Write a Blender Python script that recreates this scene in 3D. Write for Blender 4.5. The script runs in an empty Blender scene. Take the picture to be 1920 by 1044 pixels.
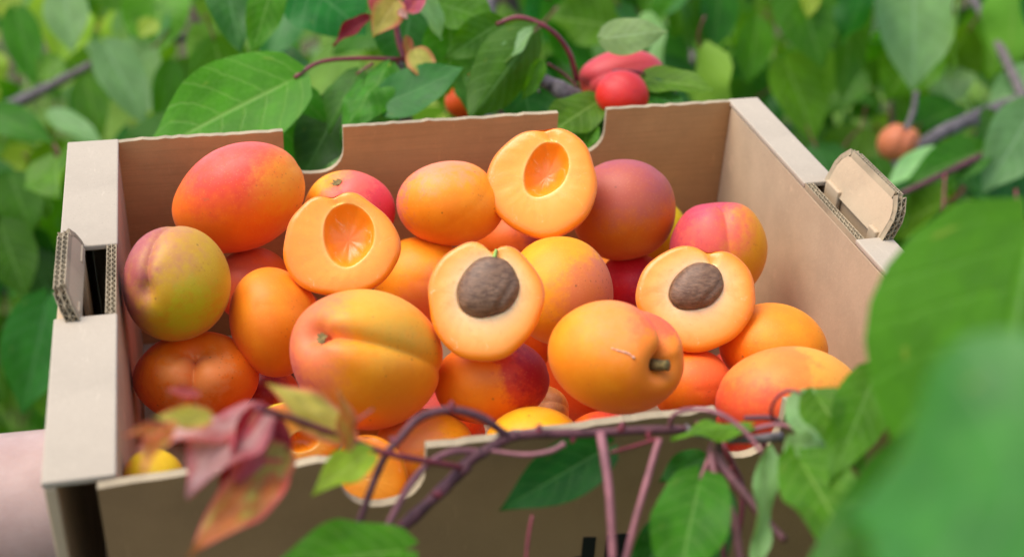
import bpy, math, random
import numpy as np
from mathutils import Vector, Matrix
random.seed(7); rng = np.random.default_rng(7)
S = bpy.context.scene
COL = S.collection
# ------------------------------------------------------------------ camera, world, sun, exposure
F = 2429.853; CX, CY = 960.0, 522.0
RM = np.array([[0.96867257, -0.24393957, 0.04655047], [0.09258801, 0.52867543, 0.8437593], [-0.23043637, -0.81301647, 0.53469926]])
TV = np.array([-0.00670196, 0.01688891, -0.63432419])
TH = math.radians(18)                      # the tray is held tipped towards the viewer
RX = np.array([[1, 0, 0], [0, math.cos(TH), -math.sin(TH)], [0, math.sin(TH), math.cos(TH)]])
HZ = np.array([0, 0, 1.0])
def B(x, y, z): return RX @ np.array([x, y, z]) + HZ           # tray coordinates -> world
CAMW = RX @ (-RM.T @ TV) + HZ
RW = RX @ RM.T                                                   # camera axes (columns right, up, back) in world
RIGHT, UP, BACK = RW[:, 0], RW[:, 1], RW[:, 2]
def P(px, py, d): return CAMW + RW @ (np.array([(px-CX)/F, -(py-CY)/F, -1.0])*d)
def CD(x, y, z): v = RW @ np.array([x, y, z], float); return v/np.linalg.norm(v)
W, D, H = 0.36, 0.28, 0.135
def on_front(px, py, y=-D/2-0.005):                              # point of the tray's front face, tray coords
    o = -RM.T @ TV; v = RM.T @ np.array([(px-CX)/F, -(py-CY)/F, -1.0]); return o+v*((y-o[1])/v[1])
cam = bpy.data.cameras.new('camera'); co = bpy.data.objects.new('camera', cam); COL.objects.link(co)
m4 = Matrix.Identity(4)
for i in range(3):
    for j in range(3): m4[i][j] = RW[i, j]
    m4[i][3] = CAMW[i]
co.matrix_world = m4
cam.sensor_width = 36; cam.lens = F*36/1920; cam.clip_start = 0.01; cam.clip_end = 500
cam.dof.use_dof = True; cam.dof.focus_distance = 0.65; cam.dof.aperture_fstop = 5.6
S.camera = co
wd = bpy.data.worlds.new('World'); S.world = wd; wd.use_nodes = True
wn = wd.node_tree; bg = wn.nodes['Background']
sky = wn.nodes.new('ShaderNodeTexSky'); sky.sky_type = 'NISHITA'; sky.sun_disc = False
SUN_EL, SUN_AZ = math.radians(66), math.radians(-96)             # azimuth from +Y towards +X
sky.sun_elevation = SUN_EL; sky.sun_rotation = SUN_AZ; sky.dust_density = 1.5; sky.air_density = 1.0; sky.ozone_density = 1.0
wn.links.new(sky.outputs[0], bg.inputs[0]); bg.inputs[1].default_value = 0.12
sl = bpy.data.lights.new('sun', 'SUN'); sl.energy = 1.3; sl.angle = math.radians(45); sl.color = (1, 0.96, 0.87)
so = bpy.data.objects.new('sun', sl); COL.objects.link(so)
sd = Vector((math.sin(SUN_AZ)*math.cos(SUN_EL), math.cos(SUN_AZ)*math.cos(SUN_EL), math.sin(SUN_EL)))
so.rotation_euler = sd.to_track_quat('Z', 'Y').to_euler()
S.view_settings.view_transform = 'Standard'; S.view_settings.look = 'None'; S.view_settings.gamma = 1
S.view_settings.exposure = 1.4
S.cycles.use_denoising = True
S.cycles.max_bounces = 8

# ------------------------------------------------------------------ helpers
def lin(c):
    if max(c) > 1: c = [x/255 for x in c]
    return [x/12.92 if x <= .04045 else ((x+.055)/1.055)**2.4 for x in c][:3] + [1.0]
def empty(name, loc, label=None, cat=None, group=None, kind=None):
    o = bpy.data.objects.new(name, None); o.empty_display_size = 0.02; o.location = Vector(loc); COL.objects.link(o)
    tag(o, label, cat, group, kind); return o
def tag(o, label=None, cat=None, group=None, kind=None):
    if label: o['label'] = label
    if cat: o['category'] = cat
    if group: o['group'] = group
    if kind: o['kind'] = kind
    return o
def mk(name, verts, faces, mats, parent=None, origin=None, smooth=True, mi=None, uv=None):
    """one mesh object; verts in world coordinates"""
    verts = np.asarray(verts, float)
    if origin is None: origin = verts.mean(0)
    origin = np.asarray(origin, float)
    me = bpy.data.meshes.new(name)
    me.from_pydata((verts-origin).tolist(), [], [list(map(int, f)) for f in faces])
    if not isinstance(mats, (list, tuple)): mats = [mats]
    for m in mats: me.materials.append(m)
    if mi is not None: me.polygons.foreach_set('material_index', mi)
    if smooth: me.polygons.foreach_set('use_smooth', [True]*len(me.polygons))
    if uv is not None:
        l = me.uv_layers.new(name='UVMap'); idx = np.zeros(len(me.loops), int); me.loops.foreach_get('vertex_index', idx)
        l.data.foreach_set('uv', np.asarray(uv, float)[idx].ravel())
    me.update()
    o = bpy.data.objects.new(name, me); COL.objects.link(o)
    put(o, origin, parent); return o
def put(o, origin, parent=None):
    if parent is not None:
        o.parent = parent; base = np.zeros(3); q = parent
        while q is not None: base = base+np.array(q.location); q = q.parent
        o.location = Vector(np.asarray(origin)-base)
    else: o.location = Vector(origin)
def join(parts):
    V, Fc, k = [], [], 0
    for v, f in parts:
        V.append(np.asarray(v, float)); Fc += [[i+k for i in q] for q in f]; k += len(v)
    return np.concatenate(V), Fc
def grid_faces(nr, nc, wrap=True):
    f = []
    for i in range(nr-1):
        for j in range(nc if wrap else nc-1):
            k = (j+1) % nc; f.append((i*nc+j, i*nc+k, (i+1)*nc+k, (i+1)*nc+j))
    return f
def catmull(pts, n=6):
    pts = np.asarray(pts, float); q = np.vstack([2*pts[0]-pts[1], pts, 2*pts[-1]-pts[-2]]); out = []
    for i in range(1, len(q)-2):
        a, b, c, d = q[i-1:i+3]
        for t in np.arange(n)/n:
            out.append(.5*((2*b)+(c-a)*t+(2*a-5*b+4*c-d)*t*t+(3*b-a-3*c+d)*t**3))
    out.append(pts[-1]); return np.array(out)
def tube(pts, r0, r1, n=6, sides=8, bumps=0.08, seed=0):
    c = catmull(pts, n); L = len(c); rr = np.random.default_rng(seed)
    rad = np.linspace(r0, r1, L)*(1+bumps*rr.standard_normal(L)*.6)
    V = []; nrm = None
    for i in range(L):
        t = c[min(i+1, L-1)]-c[max(i-1, 0)]; t /= np.linalg.norm(t)+1e-12
        if nrm is None: nrm = np.cross(t, [.3, .5, .8]); 
        nrm = nrm-t*np.dot(nrm, t); nrm /= np.linalg.norm(nrm); b = np.cross(t, nrm)
        for k in range(sides):
            a = 2*math.pi*k/sides; V.append(c[i]+rad[i]*(math.cos(a)*nrm+math.sin(a)*b))
    f = grid_faces(L, sides); V.append(c[0]); V.append(c[-1]); a, z = len(V)-2, len(V)-1
    for k in range(sides):
        f.append((a, (k+1) % sides, k)); f.append((z, (L-1)*sides+k, (L-1)*sides+(k+1) % sides))
    return np.array(V), f
def boxv(x0, x1, y0, y1, z0, z1, fn=B):
    v = [fn(x, y, z) for x in (x0, x1) for y in (y0, y1) for z in (z0, z1)]
    return np.array(v), [(0, 1, 3, 2), (4, 6, 7, 5), (0, 4, 5, 1), (2, 3, 7, 6), (0, 2, 6, 4), (1, 5, 7, 3)]

# ------------------------------------------------------------------ materials
class NT:
    def __init__(s, name):
        s.m = bpy.data.materials.new(name); s.m.use_nodes = True; s.t = s.m.node_tree
        s.p = s.t.nodes['Principled BSDF']; s.out = s.t.nodes['Material Output']
    def n(s, typ, **kw):
        x = s.t.nodes.new(typ)
        for k, v in kw.items(): setattr(x, k, v)
        return x
    def l(s, a, b): s.t.links.new(a, b)
    def set(s, node, key, v):
        if hasattr(v, 'is_linked') or isinstance(v, bpy.types.NodeSocket): s.l(v, node.inputs[key])
        else: node.inputs[key].default_value = v
    def math(s, op, a, b=0.0, c=None, clamp=False):
        x = s.n('ShaderNodeMath', operation=op, use_clamp=clamp); s.set(x, 0, a); s.set(x, 1, b)
        if c is not None: s.set(x, 2, c)
        return x.outputs[0]
    def mix(s, f, a, b, blend='MIX'):
        x = s.n('ShaderNodeMix', data_type='RGBA', blend_type=blend)
        s.set(x, 0, f); s.set(x, 6, a); s.set(x, 7, b); return x.outputs[2]
    def noise(s, scale, detail=4, rough=.6, vec=None, dist=0.0):
        x = s.n('ShaderNodeTexNoise'); x.inputs['Scale'].default_value = scale; x.inputs['Detail'].default_value = detail
        x.inputs['Roughness'].default_value = rough; x.inputs['Distortion'].default_value = dist
        if vec is not None: s.l(vec, x.inputs['Vector'])
        return x.outputs[0]
    def step(s, v, a, b):
        x = s.n('ShaderNodeMapRange', interpolation_type='SMOOTHSTEP'); s.set(x, 0, v); s.set(x, 1, a); s.set(x, 2, b); return x.outputs[0]
    def obj(s): return s.n('ShaderNodeTexCoord').outputs['Object']
    def bump(s, h, strength=.3, dist=.001):
        x = s.n('ShaderNodeBump'); x.inputs['Strength'].default_value = strength; x.inputs['Distance'].default_value = dist
        s.l(h, x.inputs['Height']); s.l(x.outputs[0], s.p.inputs['Normal']); return x
    def col(s, c): s.set(s.p, 'Base Color', c); return s
    def rough(s, r, spec=.5): s.set(s.p, 'Roughness', r); s.p.inputs['Specular IOR Level'].default_value = spec; return s
def scalev(N, sx, sy, sz):
    x = N.n('ShaderNodeMapping'); x.inputs['Scale'].default_value = (sx, sy, sz); N.l(N.obj(), x.inputs[0]); return x.outputs[0]

def mat_card(name, c, stripe=0.0, dark=.82, axis=2):
    N = NT(name); v = N.obj()
    n1 = N.noise(420, 5, .7); n2 = N.noise(22, 4, .6); n3 = N.noise(1500, 2, .6)
    for q in N.t.nodes:
        if q.type == 'TEX_NOISE': N.l(v, q.inputs['Vector'])
    c = list(lin(c)); d = [x*dark for x in c[:3]]+[1]; br = [min(1, x*1.1) for x in c[:3]]+[1]
    k = N.mix(N.step(n2, .3, .7), d, c); k = N.mix(N.math('MULTIPLY', N.step(n1, .5, .75), .45), k, br)
    k = N.mix(N.math('MULTIPLY', N.step(n3, .62, .72), .5), k, [x*.55 for x in c[:3]]+[1])
    st0 = N.noise(9, 4, .65, v); k = N.mix(N.math('MULTIPLY', N.step(st0, .52, .75), .22), k, [x*.66 for x in c[:3]]+[1])
    sc = N.noise(1, 3, .6, scalev(N, 240, 40, 60)); k = N.mix(N.math('MULTIPLY', N.step(sc, .66, .74), .4), k, [min(1, x*1.22) for x in c[:3]]+[1])
    dn = N.noise(30, 3, .5, v); h = N.math('ADD', n1, N.math('MULTIPLY', dn, 2.5))
    if stripe:
        st = N.noise(1, 3, .6, scalev(N, *((18, 18, 900) if axis == 2 else (900, 18, 18))))
        k = N.mix(N.math('MULTIPLY', N.step(st, .42, .66), stripe), k, [x*.62 for x in c[:3]]+[1])
        h = N.math('ADD', N.math('MULTIPLY', n1, .4), st)
    N.col(k).rough(.75, .3); N.bump(h, .25, .0006); return N.m
M_CARD = mat_card('kraft_cardboard', (198, 170, 134))
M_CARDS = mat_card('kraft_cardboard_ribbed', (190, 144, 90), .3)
M_RIM = mat_card('pale_fold_cardboard', (180, 162, 138), 0, .9)
M_EDGE = mat_card('torn_paper_edge', (178, 156, 122), 0, .6)
M_CARD_SHADE = mat_card('kraft_cardboard_shade', (156, 120, 80))  # front panel's shade put into a darker brown cardboard colour
M_FLUTE = mat_card('flute_paper', (160, 135, 105))
def simple(name, c, r=.6, noise=.2, scale=60, spec=.4, bump=.15):
    N = NT(name); n = N.noise(scale, 5, .6, N.obj()); c = lin(c)
    N.col(N.mix(N.step(n, .3, .7), [x*(1-noise) for x in c[:3]]+[1], [min(1, x*(1+noise)) for x in c[:3]]+[1])).rough(r, spec)
    if bump: N.bump(n, bump, .001)
    return N.m
M_INK = simple('black_ink', (14, 14, 14), .6, .2)
M_BARK = simple('grey_bark', (112, 100, 98), .8, .5, 160, .3, .8)
M_TRUNK = simple('trunk_bark', (84, 70, 60), .9, .5, 40, .2, .9)
M_PURP = simple('purple_twig', (90, 52, 54), .6, .45, 160, .3, .6)
M_MAUV = simple('mauve_petiole', (136, 82, 84), .5, .3, 90, .35, .3)
M_MARO = simple('maroon_petiole', (118, 42, 48), .4, .3, 90, .5, .2)
M_BSTEM = simple('fruit_stem_wood', (120, 100, 55), .8, .4, 500, .3, .6)
M_SCAR = simple('healed_scar', (226, 170, 140), .6, .35, 500)
M_GSTUB = simple('green_stub', (150, 175, 80), .6, .3, 500)
M_PIT = None
def mat_leaf(name, top, under, vein, rough=.38, trans=.42, freq=7.0, redge=None, blotch=None, spec=.24, vs=.42):
    N = NT(name); uv = N.n('ShaderNodeTexCoord').outputs['UV']; sp = N.n('ShaderNodeSeparateXYZ'); N.l(uv, sp.inputs[0])
    a = N.math('ABSOLUTE', N.math('SUBTRACT', N.math('MULTIPLY', sp.outputs[0], 2.0), 1.0)); v = sp.outputs[1]
    nz = N.noise(9, 3, .6, uv)
    ph = N.math('FRACT', N.math('MULTIPLY', N.math('ADD', N.math('SUBTRACT', v, N.math('MULTIPLY', N.math('POWER', a, 1.25), .24)), N.math('MULTIPLY', nz, .05)), freq))
    lat = N.math('SUBTRACT', 1.0, N.step(N.math('ABSOLUTE', N.math('SUBTRACT', ph, .5)), .015, .085))
    mid = N.math('SUBTRACT', 1.0, N.step(a, .015, .06))
    net = N.n('ShaderNodeTexVoronoi', feature='DISTANCE_TO_EDGE'); net.inputs['Scale'].default_value = 26; N.l(uv, net.inputs['Vector'])
    fine = N.math('SUBTRACT', 1.0, N.step(net.outputs['Distance'], .0, .09))
    vm = N.math('MAXIMUM', mid, N.math('MULTIPLY', lat, .55))
    oi = N.n('ShaderNodeObjectInfo'); rnd = oi.outputs['Random']
    t = lin(top); u = lin(under); nl = N.noise(3.5, 4, .6, uv)
    base = N.mix(N.step(nl, .3, .72), [x*.78 for x in t[:3]]+[1], [min(1, x*1.18) for x in t[:3]]+[1])
    if blotch: base = N.mix(N.step(N.noise(2.2, 3, .6, uv), .45, .62), base, lin(blotch))
    if redge: base = N.mix(N.step(a, .55, 1.0), base, lin(redge))
    base = N.mix(N.math('MULTIPLY', N.step(N.noise(14, 4, .7, uv, .4), .64, .72), .4), base, lin((150, 140, 50)))
    geo = N.n('ShaderNodeNewGeometry')
    base = N.mix(geo.outputs['Backfacing'], base, u)
    hv = N.n('ShaderNodeHueSaturation'); N.l(base, hv.inputs['Color'])
    N.l(N.math('ADD', .478, N.math('MULTIPLY', rnd, .04)), hv.inputs['Hue']); N.l(N.math('ADD', .8, N.math('MULTIPLY', N.math('FRACT', N.math('MULTIPLY', rnd, 7.31)), .62)), hv.inputs['Value'])
    k = N.mix(N.math('MULTIPLY', vm, vs), hv.outputs[0], lin(vein)); k = N.mix(N.math('MULTIPLY', fine, .12), k, lin(vein))
    N.col(k); N.p.inputs['Specular IOR Level'].default_value = spec
    N.l(N.math('ADD', rough, N.math('MULTIPLY', nl, .16)), N.p.inputs['Roughness'])
    N.bump(N.math('SUBTRACT', N.math('MULTIPLY', nl, .9), N.math('ADD', vm, N.math('MULTIPLY', fine, .15))), .35, .0012)
    tr = N.n('ShaderNodeBsdfTranslucent'); N.l(N.mix(.5, k, [min(1, t[0]*2.4), min(1, t[1]*1.9), t[2]*.8, 1]), tr.inputs[0])
    ms = N.n('ShaderNodeMixShader'); ms.inputs[0].default_value = trans
    N.l(N.p.outputs[0], ms.inputs[1]); N.l(tr.outputs[0], ms.inputs[2]); N.l(ms.outputs[0], N.out.inputs[0]); return N.m
LF = {
 'green': mat_leaf('leaf_green', (58, 116, 0), (112, 156, 62), (140, 176, 86)),
 'bright': mat_leaf('leaf_bright', (78, 128, 2), (124, 168, 54), (170, 200, 96)),
 'blue': mat_leaf('leaf_bluish', (44, 112, 28), (104, 154, 76), (118, 164, 96), .34, spec=.34),
 'dark': mat_leaf('leaf_dark', (30, 82, 4), (72, 124, 42), (86, 132, 60)),
 'pale': mat_leaf('leaf_pale', (128, 168, 92), (150, 186, 120), (180, 206, 150), .4, spec=.5),
 'nearblue': mat_leaf('leaf_near_blue', (46, 108, 22), (84, 140, 50), (70, 130, 60), .34, .3, 7, vs=.2, spec=.4),
 'near': mat_leaf('leaf_near_lens', (56, 112, 2), (120, 164, 60), (96, 154, 20), .36, .35, 7, vs=.25),
 'yellow': mat_leaf('leaf_yellowish', (150, 176, 40), (170, 190, 96), (200, 210, 110)),
 'red': mat_leaf('leaf_young_red', (170, 62, 62), (196, 128, 122), (214, 132, 128), .34, .3, 6, (186, 84, 88), (182, 96, 62)),
 'deepred': mat_leaf('leaf_deep_red', (122, 26, 24), (150, 62, 60), (160, 60, 60), .34),
 'mauve': mat_leaf('leaf_young_mauve', (190, 142, 130), (196, 156, 146), (206, 150, 140), .3, .4, 6, (176, 62, 62), (164, 84, 76), spec=.6),
 'gold': mat_leaf('leaf_young_gold', (186, 172, 70), (196, 176, 96), (208, 190, 110), .4, .35, 6, (202, 104, 72)),
 'orange': mat_leaf('leaf_young_orange', (190, 112, 48), (200, 140, 90), (214, 150, 100), .4, .35, 6, (196, 92, 76), (170, 160, 60)),
}

# ------------------------------------------------------------------ leaves
def leaf_mesh(L, wd_, fold=.25, curl=.12, wave=.05, ph=0.0, bend=0.0, nu=8, nv=14, twist=0.0, pucker=0.0):
    """leaf blade in local coords: y from stalk to tip, z the upper face"""
    V, UVs = [], []
    LV, LW = (0, .04, .12, .22, .34, .46, .6, .72, .82, .9, .96, 1), (.08, .5, .8, .95, 1, .97, .84, .62, .38, .2, .08, .0)
    for i in range(nv+1):
        v = i/nv; w = float(np.interp(v, LV, LW))*.5*wd_
        for j in range(nu+1):
            u = j/nu*2-1; back = -.09*L*abs(u)**1.5*math.exp(-(v/.12)**2)
            x = u*w; y = v*L+back
            z = fold*abs(u)**1.3*w - curl*L*(v-.25)**2*(1 if v > .25 else .4) + wave*L*abs(u)**2*math.sin(v*11+ph+(2.1 if u > 0 else 0)) + pucker*L*math.sin(v*19+ph)*math.cos(u*4)
            x += bend*L*v*v
            a = twist*v; x, z = x*math.cos(a)-z*math.sin(a), x*math.sin(a)+z*math.cos(a)
            V.append((x, y, z)); UVs.append((u*.5+.5, v))
    return np.array(V), grid_faces(nv+1, nu+1, False), np.array(UVs)
def frame_from(base, tip, nrm):
    y = tip-base; L = np.linalg.norm(y); y = y/L; z = nrm-y*np.dot(nrm, y); z /= np.linalg.norm(z); x = np.cross(y, z); return x, y, z, L
def hero_leaf(parent, kind, bp, tp, wpx, d0, d1, nrm=(0, .3, 1), label=None, name='leaf', **kw):
    b, t = P(*bp, d0), P(*tp, d1); x, y, z, L = frame_from(b, t, CD(*nrm)); wm = wpx/F*(d0+d1)/2
    v, f, uv = leaf_mesh(L, wm, **kw); w = b+v[:, :1]*x+v[:, 1:2]*y+v[:, 2:]*z
    o = mk(name, w, f, LF[kind], parent, b, uv=uv)
    if label: o['label'] = label
    return o
def stalk(parent, pts, r0, r1, mat, name='petiole', seed=0, sides=8, bumps=.06):
    """pts: (px,py,depth); radii in metres"""
    v, f = tube([P(*q) for q in pts], r0, r1, 6, sides, bumps, seed); return mk(name, v, f, mat, parent, P(*pts[0]))
TEMPL = {}
def templates():
    for kind in ('green', 'bright', 'blue', 'dark', 'pale', 'yellow'):
        lst = []
        for q in range(4):
            v, f, uv = leaf_mesh(1.0, .80+.05*q, fold=.08+.11*q, curl=.08+.09*(q % 3), wave=.03+.014*q, ph=q*1.7, nu=6, nv=12, bend=(-.08, .05, .1, -.03)[q])
            pv, pf = tube([(0, 0, 0), (0.01, -.18, -.02), (.03, -.36, .04)], .014, .012, 3, 5, 0)
            pu = np.tile([.5, .5], (len(pv), 1)); V, Fc = join([(v, f), (pv, pf)])
            me = bpy.data.meshes.new('leaf'); me.from_pydata(V.tolist(), [], Fc); me.materials.append(LF[kind]); me.materials.append(M_MARO)
            me.polygons.foreach_set('material_index', [0]*len(f)+[1]*len(pf)); me.polygons.foreach_set('use_smooth', [True]*len(Fc))
            l = me.uv_layers.new(name='UVMap'); U = np.vstack([uv, pu]); idx = np.zeros(len(me.loops), int); me.loops.foreach_get('vertex_index', idx)
            l.data.foreach_set('uv', U[idx].ravel()); lst.append(me)
        TEMPL[kind] = lst
templates()
def rand_leaf(parent, pos, size, kind, ydir=None, zdir=None):
    if ydir is None: ydir = np.array([random.gauss(0, .6), random.gauss(0, .6), -.9+random.gauss(0, .45)])
    if zdir is None: zdir = np.array([random.gauss(0, .42), -.6+random.gauss(0, .4), .6+random.gauss(0, .35)])
    x, y, z, L = frame_from(np.zeros(3), ydir, zdir)
    o = bpy.data.objects.new('leaf', random.choice(TEMPL[kind])); COL.objects.link(o); o.parent = parent
    loc = pos-np.array(parent.location); m = Matrix.Identity(4)
    for i in range(3): m[i][0], m[i][1], m[i][2], m[i][3] = x[i]*size, y[i]*size, z[i]*size, loc[i]
    o.matrix_basis = m; return o
def pick(w):
    k = list(w); return random.choices(k, [w[q] for q in k])[0]

# ------------------------------------------------------------------ ground, grass
gm = NT('grass_ground'); gn = gm.noise(3, 6, .65, gm.obj()); gn2 = gm.noise(60, 4, .7, gm.obj())
gm.col(gm.mix(gm.step(gn2, .3, .7), gm.mix(gm.step(gn, .35, .7), lin((58, 66, 34)), lin((84, 88, 46))), lin((88, 72, 52)))).rough(.95, .1); gm.bump(gn2, .6, .02)
n = 40; xs = np.sign(np.linspace(-1, 1, n))*np.abs(np.linspace(-1, 1, n))**3*160
gv = [(x, y, .04*math.sin(x*1.3)*math.cos(y*.9) if abs(x) < 12 and abs(y) < 12 else 0) for x in xs for y in xs]
tag(mk('ground', gv, grid_faces(n, n, False), gm.m, origin=(0, 0, 0)), kind='structure', label='green orchard ground under the trees')
N = NT('grass_blades'); N.col(N.mix(N.noise(4, 3, .6, N.obj()), lin((92, 138, 40)), lin((150, 176, 72)))).rough(.6, .3)
V, Fc = [], []
for i in range(9000):
    y = 1.6+9*random.random()**1.3; x = random.uniform(-1, 1)*(1.6+y*.75)-.5; h = random.uniform(.12, .34); a = random.uniform(0, 6.28)
    dx, dy = .006*math.cos(a)*(1+y*.25), .006*math.sin(a)*(1+y*.25); lx, ly = random.gauss(0, .08), random.gauss(0, .08); k = len(V)
    V += [(x-dx, y-dy, 0), (x+dx, y+dy, 0), (x+lx*.5+dx*.7, y+ly*.5+dy*.7, h*.6), (x+lx, y+ly, h)]; Fc += [(k, k+1, k+2), (k, k+2, k+3)]
tag(mk('grass', V, Fc, N.m, origin=(0, 0, 0), smooth=False), kind='stuff', label='long green grass on the orchard ground')
MY = simple('yellow_petal', (238, 214, 40), .6, .15)
V, Fc = [], []
for i in range(90):
    c = P(random.gauss(120, 130), random.gauss(10, 45), random.uniform(3.0, 6.0)); r = random.uniform(.012, .022)
    if c[2] < .1: c[2] = random.uniform(.15, .4)
    for q in range(5):
        a = q*1.2566; k = len(V); V += [c, c+r*np.array([math.cos(a), .3, math.sin(a)]), c+r*np.array([math.cos(a+.9), .2, math.sin(a+.9)])]; Fc.append((k, k+1, k+2))
tag(mk('wildflowers', V, Fc, MY, smooth=False), kind='stuff', label='blurred yellow wildflowers in the grass far behind')

# ------------------------------------------------------------------ trees behind the tray
def tree(loc, label, group='apricot trees behind the tray'):
    t = empty('apricot_tree', loc, label, 'tree', group); return t
def trunk(t, loc, top, r, lean=(.05, .05)):
    pts = [(loc[0], loc[1], -.03), (loc[0]+lean[0], loc[1]+lean[1], .4*top), (loc[0]+lean[0]*.4, loc[1]+lean[1]*1.5, .75*top), (loc[0]+lean[0]*2, loc[1]+lean[1]*2, top)]
    v, f = tube(pts, r, r*.45, 8, 12, .06, int(r*1e4)); mk('trunk', v, f, M_TRUNK, t, loc); return np.array(pts)
def limb(t, pts, r0, r1, seed=1, name='branch', mat=None):
    v, f = tube(pts, r0, r1, 6, 8, .1, seed); return mk(name, v, f, mat or M_BARK, t, pts[0])
# tree straight behind: carries the leaves and fruit that touch the tray's back wall
lc = np.array([.25, 1.05, 0.0])
tc = tree(lc, 'apricot tree close behind the cardboard tray, with sharp leaves and red fruit')
pc = trunk(tc, lc, 1.7, .035)
j = P(1090, 190, .93)
limb(tc, [pc[1], P(1350, 330, 1.1), j, P(1040, 162, .92), P(1000, 143, .91)], .011, .004, 3)
limb(tc, [pc[2], P(900, 330, 1.25), P(780, 260, 1.05), P(754, 160, .92), P(752, 112, .9)], .01, .002, 4)
limb(tc, [P(760, 115, .9), P(744, 55, .9), P(742, -40, .9), P(735, -160, .92)], .0026, .0015, 5, 'twig', M_MARO)
S3 = lambda *a, **k: stalk(tc, *a, **k)
S3([(752, 112, .9), (670, 110, .89), (600, 117, .88), (552, 146, .87)], .0017, .0014, M_MARO)
S3([(930, 46, .91), (975, 33, .91), (1030, 55, .91), (1066, 97, .92), (1082, 152, .93)], .0016, .002, M_MARO)
S3([(1028, 120, .92), (1056, 138, .93), (1085, 165, .93)], .0009, .0011, M_MARO)
S3([(1090, 158, .93), (1140, 134, .905), (1200, 136, .9), (1215, 150, .91)], .0011, .0008, M_MARO)
S3([(1010, 170, .93), (1030, 200, .95), (1050, 215, .97)], .001, .001, M_BARK)
S3([(700, 118, .9), (668, 140, .9)], .001, .0008, M_MARO); S3([(757, 112, .9), (730, 128, .9)], .001, .0008, M_MARO)
S3([(760, 110, .9), (775, 95, .895), (790, 110, .89)], .0012, .0009, M_MARO)
HL = lambda *a, **k: hero_leaf(tc, *a, **k)
HL('bright', (552, 148), (258, 292), 205, .87, .84, (.05, .35, 1), fold=.12, curl=.1, wave=.02, nu=12, nv=20)
HL('green', (548, 158), (505, 345), 150, .912, .905, (.5, .1, 1), fold=.3, curl=.1, wave=.03)
HL('dark', (560, 140), (478, 92), 90, .96, .99, (0, .8, .6), fold=.2)
HL('dark', (640, 190), (560, 345), 110, .92, .9, (.2, .5, .8), fold=.2)
HL('green', (728, 125), (636, 252), 92, .89, .86, (-.2, .4, 1), fold=-.25, curl=.12, wave=.03, pucker=.025, nu=12, nv=20)
HL('green', (672, 138), (608, 240), 75, .9, .88, (-.5, .3, 1), fold=.3, curl=.2, wave=.04)
HL('blue', (716, 196), (872, 128), 100, .88, .87, (0, .4, 1), fold=.1, curl=-.05, wave=.02, nu=12, nv=18)
HL('green', (935, 43), (832, 112), 72, .91, .9, (-.2, -.3, 1), fold=.3, curl=.15)
HL('green', (825, 8), (935, 42), 105, .95, .95, (0, .5, 1), fold=.2)
HL('green', (845, 40), (842, 180), 110, .96, .96, (.3, .3, 1), fold=.2)
HL('green', (1000, 62), (882, 226), 118, .9, .86, (.55, .1, 1), fold=-.55, curl=.08, wave=.03, nu=12, nv=20)
HL('pale', (996, 60), (925, 135), 46, .895, .885, (-.5, .5, .8), fold=.4, curl=.1)
HL('green', (1012, 116), (982, 190), 34, .89, .89, (.6, .2, 1), fold=.5, curl=.2)
HL('blue', (975, 130), (1000, 250), 120, .93, .93, (.1, .4, 1), fold=.2)
HL('bright', (1122, 190), (1008, 262), 92, .89, .855, (0, .55, 1), fold=.18, curl=.1)
HL('dark', (1120, 200), (1060, 300), 90, .9, .88, (.5, .2, 1), fold=.2)
HL('bright', (1105, 240), (1085, 300), 60, .88, .86, (-.5, .4, 1), fold=.2)
HL('pale', (1130, 72), (1254, 56), 74, .88, .88, (-.1, .15, 1), fold=-.15, curl=.1, wave=.03)
HL('bright', (1203, 150), (1342, 162), 78, .9, .88, (0, .7, .8), fold=.2, curl=.12, wave=.03)
HL('blue', (1205, 160), (1290, 215), 60, .9, .87, (.3, .2, 1), fold=.2)
HL('pale', (786, -20), (832, 74), 50, .92, .93, (.5, .3, 1), fold=.3)
HL('blue', (770, 20), (748, 140), 130, .97, .97, (.2, .3, 1), fold=.1)
HL('blue', (560, -40), (690, 62), 170, 1.0, 1.0, (0, .5, 1), fold=.1)
HL('bright', (512, -30), (472, 104), 70, .96, .95, (.3, .2, 1), fold=.2)
HL('blue', (420, -40), (452, 96), 90, 1.02, 1.0, (.3, .3, 1), fold=.2)
HL('green', (690, 200), (748, 250), 80, .91, .9, (.2, .4, 1), fold=.2)
HL('green', (870, 150), (905, 232), 60, .93, .91, (.3, .2, 1), fold=.25)
HL('deepred', (692, 36), (622, 84), 34, .9, .9, (0, .5, 1), label='dark red folded young leaf', fold=.7, curl=.1)
HL('gold', (742, 2), (700, 66), 62, .89, .88, (.3, .2, 1), label='yellowish young leaf tinged red', fold=.3, curl=.2)
HL('red', (700, 20), (742, -12), 50, .9, .9, (.1, .3, 1), label='pale red young leaf', fold=.3)
HL('red', (765, 20), (800, -16), 40, .9, .9, (.1, .3, 1), label='bright red young leaf', fold=.3)
HL('mauve', (748, 20), (765, 36), 18, .885, .885, (.1, .3, 1), fold=.3)
HL('gold', (776, 96), (812, 152), 54, .885, .875, (.1, .1, 1), label='small pale yellow and pink young leaf', fold=.15, curl=.25)
HL('orange', (762, 72), (768, 132), 22, .895, .89, (.6, .1, 1), label='narrow pinkish young leaf', fold=.4)
KF = 1.28
def PF(px, py, d): return P(px, py, d*KF)
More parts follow.
